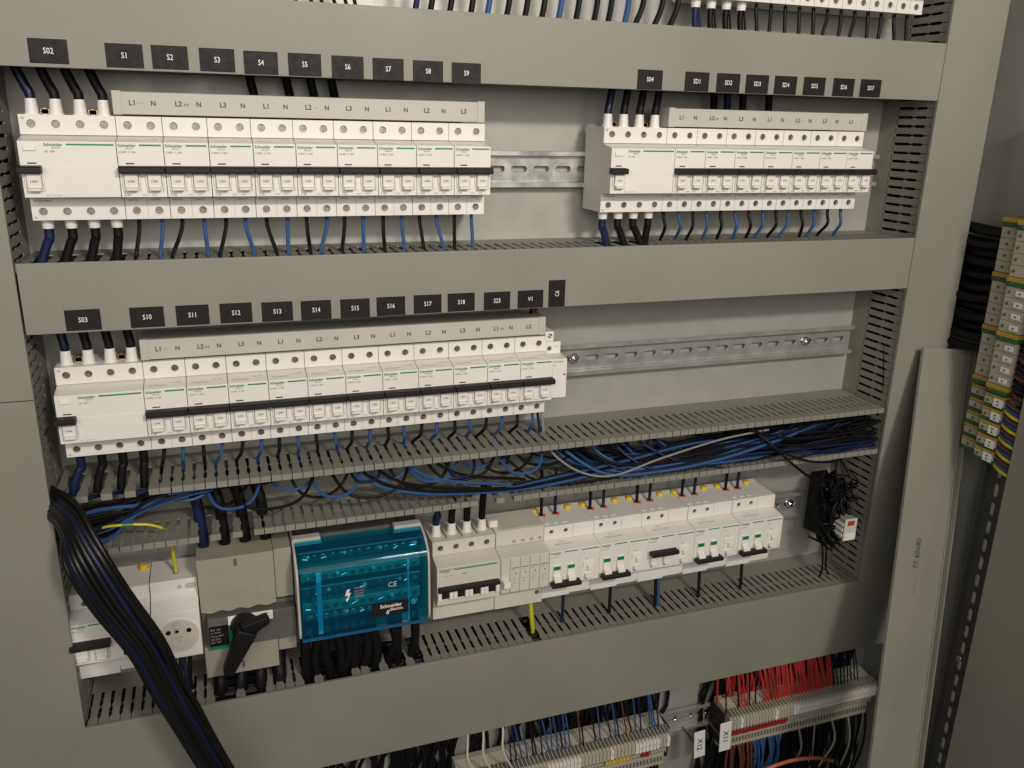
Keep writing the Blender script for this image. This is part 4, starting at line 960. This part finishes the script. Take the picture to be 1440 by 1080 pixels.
for i in range(46):
    x = .816+.0026*i+rn(-.001, .001)
    sw(x, 'cred' if rn(0, 1) < .86 else 'cbrown', x-rn(.006, .020), r=.0012, grp='right')
ps = []
for i in range(34): 
    x = .752+.0048*i
    ps.append([(x-.012, rn(.030,.040), -.60), (x-.010+rn(-.006,.006), .036, -.66), (x+rn(-.006,.006), .034, -.705), (x+rn(-.006,.006), .040, -.74)])
wire_mass('wire_mass', 'red wires hanging close together behind the right bottom terminal strip', ps, 'cred', .0014)
for i in range(8): sw(.935+.006*i, 'cdblue' if i % 2 else 'cblack', .925+.006*i, grp='right')
# wires leaving below the strips
below = {'cbrown': [], 'cblue': [], 'cblack': [], 'cgrey': []}
for i in range(66):
    x = .768 + .0037*i; c = 'cbrown' if i < 11 else ('cblue' if i < 24 else ('cblack' if i % 8 else 'cgrey'))
    below[c].append([(x, .022, Z5-.036), (x+rn(-.003,.003), .016+rn(-.006,.006), Z5-.070), (x+rn(-.010,.010)-.004, .02, Z5-.120), (x-.012+rn(-.01,.01), .03, Z5-.19)])
for i in range(26):
    x = .40 + .010*i
    below['cblack'].append([(x, .020, Z5-.036), (x+rn(-.004,.004), .014, Z5-.075), (x+rn(-.01,.01), .02, Z5-.16)])
for c in below: wire_mass('wire_mass', f"{lab.get(c, 'brown')} wires leaving the bottom terminal strips downwards", below[c], c, .0016)
ps = []
for i in range(190):
    x = .20+rn(0, .80)
    if .668 < x < .745: x -= .1
    ps.append([(x, rn(.030, .055), -.60), (x+rn(-.012,.012), rn(.034, .055), -.67), (x+rn(-.02,.02), rn(.046, .056), -.73), (x+rn(-.03,.03), rn(.046, .056), -.80), (x+rn(-.05,.05), rn(.03, .055), -.95)])
wire_mass('wire_mass', 'dense black and dark wires hanging behind the bottom terminal strips', ps, 'cblack', .0026)
cable([(.745, -.012, -.84), (.785, -.030, -.803), (.833, -.032, -.7955), (.880, -.03, -.805), (.93, -.01, -.84)], .0024, 'orange', 'orange cable arching at the bottom edge below the right terminal strip', None)

# ------------------------------------------------------------------ loose duct cover leaning at the right
def slab(corners, depth, lip, liph):
    A, B, C, D = [Vector(c) for c in corners]   # top left, top right, bottom right, bottom left
    n = (B-A).cross(D-A).normalized()
    if n.y > 0: n = -n                           # towards the viewer
    m = MB()
    def hexa(p, q, r_, s_, off0, off1):
        k = len(m.v); m.v += [tuple(v+n*off0) for v in (p, q, r_, s_)] + [tuple(v+n*off1) for v in (p, q, r_, s_)]
        for f in ((0,1,2,3),(4,7,6,5),(0,4,5,1),(1,5,6,2),(2,6,7,3),(3,7,4,0)): m.f.append([k+i for i in f])
    hexa(A, B, C, D, -depth, 0)
    u = (B-A).normalized()
    hexa(A, A+u*lip, D+u*lip, D, 0, liph*.35); hexa(B-u*lip, B, C, C-u*lip, 0, liph)
    hexa(B-u*(lip*3.4), B-u*(lip*2.6), C-u*(lip*2.6), C-u*(lip*3.4), 0, liph*.25)
    return m
t = thing('loose_duct_cover', 'loose grey duct cover leaning against the right vertical duct', 'duct cover', (0, 0, 0))
TLc, TRc = Vector((.9368, -.037, -.2068)), Vector((1.0190, -.037, -.2150))
BLc, BRc = Vector((.8255, -.170, -.6870)), Vector((.9060, -.170, -.7090))
BL2, BR2 = TLc+(BLc-TLc)*1.25, TRc+(BRc-TRc)*1.25
obj('cover', slab((TLc, TRc, BR2, BL2), .0013, .0016, .0075).mesh('cover', 'duct', bevel=.0003), t)
nrm = (TRc-TLc).cross(BLc-TLc).normalized(); nrm = nrm if nrm.y < 0 else -nrm
ax = (TLc-BLc).normalized(); sd = (TRc-TLc).normalized()
mw = Matrix((( *ax, 0), (*(-sd if False else (nrm.cross(ax))), 0), (*nrm, 0), (0,0,0,1))).transposed()
c_ = bpy.data.curves.new('lettering', 'FONT'); c_.body = '..... . .. .  77 60x80'; c_.size = .0100; c_.resolution_u = 2
to = bpy.data.objects.new('tmp', c_); col.objects.link(to); bpy.context.view_layer.update()
me = bpy.data.meshes.new_from_object(to.evaluated_get(bpy.context.evaluated_depsgraph_get())); bpy.data.objects.remove(to)
me.materials.clear(); me.materials.append(M['ink'])
pos = TLc + (BLc-TLc)*.60 + sd*.037 + nrm*.0006
for v in me.vertices: v.co = pos + ax*v.co.x + nrm.cross(ax)*v.co.y
obj('lettering', me, t)

# ------------------------------------------------------------------ terminals on the right side wall
XW = 1.0150
t = thing('side_din_rail', 'dark slotted mounting rail on the right side wall below the terminals', 'mounting rail', (1.0255, -.1100, -.35))
m = MB()
hs = []; zz = -.50
while zz < .40: hs.append(slot(zz, 0, .0180, .0060)); zz += .0250
m.holed(rect(-.52, .42, -.0130, .0130), hs, 0, .001)
m.v = [(y-.0100, z_, x) for x, y, z_ in m.v]
m.box(-.0170, -.0100, .0130, .0140, -.52, .42).box(-.0170, -.0100, -.0140, -.0130, -.52, .42).box(-.0180, -.0170, .0130, .0185, -.52, .42).box(-.0180, -.0170, -.0185, -.0130, -.52, .42)
obj('rail', m.mesh('rail', 'dkgrey', bevel=.0002), t)
obj('lit_slot_strip', MB().box(-.0075, -.0070, -.0100, .0100, -.50, .40).mesh('lit_slot_strip', 'lettw'), t)  # added strip, its white stands in for lit wall seen through the slots
obj('screw', MB().cyl((-.0140, 0, -.265), .0045, .004, 'x', 14).mesh('screw', 'chrome', bevel=.0004, smooth_=True), t)

def side_block(z, h, c, lower=False, first=[None, {}]):
    # block on the side wall; rear tier lower, front tier higher (towards -x); local z from 0 down to -h
    key = (round(h, 4), c)
    if key not in first[1]:
        rear = MB().box(.9840, XW-.005, -.1055, -.0760, -h+.0003, 0)
        rear.prism('z', [(.9840, -.0760), (.9900, -.0700), (XW-.005, -.0700), (XW-.005, -.0760)], -h+.0003, 0)
        front = MB().box(.9700, XW-.005, -.1340, -.1070, -h+.0003, 0)
        first[1][key] = (rear.mesh('rear_tier', c, bevel=.0006), front.mesh('front_tier', c, bevel=.0006))
    return first[1][key]
HO = MB().cyl((-.0004, 0, 0), .0019, .0006, 'x', 10).mesh('clamp_screw', 'dkgrey')
HB = MB().cyl((-.0004, 0, 0), .0019, .0006, 'x', 10).mesh('clamp_screw', 'brass')
MKS = MB().box(-.0012, 0, -.0055, .0055, -.0030, .0030).mesh('marker', 'lettw', bevel=.0002)
MKS2 = MB().box(-.0012, 0, -.0060, .0060, -.0050, .0050).mesh('marker', 'lettw', bevel=.0002)
MDOT = MB().box(-.0002, 0, -.0010, .0010, -.0010, .0010).mesh('number_print', 'ink')
def sblock(z, h, c, label, marker, group, screws_=True):
    t = thing('side_terminal_block', label, 'terminal block', (0, 0, z), group)
    a, b = side_block(z, h, c); obj('rear_tier', a, t); obj('front_tier', b, t)
    if screws_:
        obj('clamp_screw', HO, t, (.9838, -.0850, -h/2)); obj('clamp_screw', HO, t, (.9838, -.1010, -h/2)); obj('clamp_screw', HO, t, (.9698, -.1120, -h/2)) 
        if h > .008: obj('clamp_screw', HB, t, (.9838, -.0930, -h/2)).scale = (1, .6, .8)
    if marker:
        mo = obj('marker', MKS if marker == 1 else MKS2, t, (.9698, -.1265, -h/2))
        for q in ((0,) if marker == 1 else (-.002, .002)): obj('number_print', MDOT, mo, (-.0013, 0, q))
    return t
def pe(z, k):
    t = thing('earth_terminal', f'green and yellow earth terminal, {ordw(k)} from the top on the right side wall', 'terminal block', (0, 0, z), 'green and yellow earth terminals')
    for c, z0, z1 in (('syellow', -.0052, 0), ('sgreen', -.0100, -.0054)):
        m = MB().box(.9820, XW-.004, -.1066, -.0748, z0, z1).box(.9680, XW-.004, -.1350, -.1068, z0, z1)
        obj('yellow_half' if c == 'syellow' else 'green_half', m.mesh('half', c, bevel=.0006), t)
    for y, x in ((-.0850, .9816), (-.1000, .9816), (-.1140, .9676)): obj('clamp_screw', HO, t, (x, y, -.0060))
zt = [-.0460, -.1082, -.1705, -.2320]
for k, zz in enumerate(zt):
    pe(zz, k+1)
    if k < 3:
        hh = (zt[k]-zt[k+1]-.0104)/4
        for q in range(4):
            sblock(zz-.0102-hh*q, hh, 'termd', f'grey terminal block on the side wall, {nm[q]} below the {ordw(k+1)} earth terminal', 1 if (k > 0) else 0, 'grey terminal blocks on the side wall')
for g_ in range(5):
    zz = -.2440-.0166*g_
    sblock(zz, .0038, 'syellow', f'thin yellow terminal at the top of the {ordw(g_+1)} small group on the side wall', 0, 'small terminals on the side wall', False)
    sblock(zz-.0040, .0082, 'termd', f'grey terminal with white marker in the {ordw(g_+1)} small group on the side wall', 2, 'small terminals on the side wall')
    sblock(zz-.0124, .0036, 'sgreen', f'thin green terminal at the bottom of the {ordw(g_+1)} small group on the side wall', 0, 'small terminals on the side wall', False)
    for j, c in enumerate(('cbrown', 'cblue', 'cgy')):
        z1 = zz-.0028-.0054*j
        cable([(.9760, -.130, z1), (.9690, -.142, z1-.002), (.9660, -.154, z1-.004), (.9680, -.172, z1-.006)], .0021, c, f"{('brown','blue','green and yellow')[j]} wire leaving the {ordw(g_+1)} small group on the side wall", 'coloured wires beside the side wall terminals', 8, 4)
for j in range(9):
    z1 = -.180-.0070*j
    cable([(.980, -.130, z1), (.972, -.143, z1-.002), (.969, -.155, z1-.003), (.971, -.174, z1-.004)], .0021, ['cblack', 'cdblue', 'cbrown'][j % 3], f'dark wire beside the upper side wall terminals, {ordw(j+1)} from the top', 'dark wires beside the side wall terminals', 8, 4)
for j in range(12):
    z1 = -.066-.0125*j+rn(-.002, .002); x = .996+rn(-.004, .010)
    cable([(x, .030, z1+.010), (x, .000, z1+.006), (x+rn(-.003, .003), -.035, z1-rn(.000, .006)), (x, -.078, z1)], .0050+rn(-.0006, .0006), 'cblack', f'thick black cable behind the side wall terminals, {ordw(j+1)} from the top', 'thick black cables behind the side wall terminals', 10, 5, name='power_cable', cat='cable')
for j in range(9):
    z1 = -.066-.0155*j; x = 1.012
    cable([(x, .030, z1+.004), (x, -.02, z1), (x, -.078, z1-.003)], .0060, 'cblack', 'black cable deep behind the side wall terminals', 'deep black cables behind the side wall terminals', 8, 5, name='power_cable', cat='cable')
# side wall wiring duct, nearest at the lower right
t = thing('side_wall_duct', 'grey duct cover on the right side wall at the lower right corner', 'cable duct', (.995, -.25, -.50))
m = MB().box(-.0300, .0300, -.0900, .0860, -.60, .50)
obj('duct_base', m.mesh('duct_base', 'duct', bevel=.0005), t)
m = MB().prism('z', [(-.0300, .0862), (-.0315, .0862), (-.0330, .0880), (-.0330, -.0920), (-.0302, -.0920), (-.0302, .0850)], -.602, .502)
obj('cover', m.mesh('cover', 'duct', bevel=.0006, seg=2), t)

print('objects', len(bpy.data.objects), 'tris', sum(len(m.polygons) for m in bpy.data.meshes))
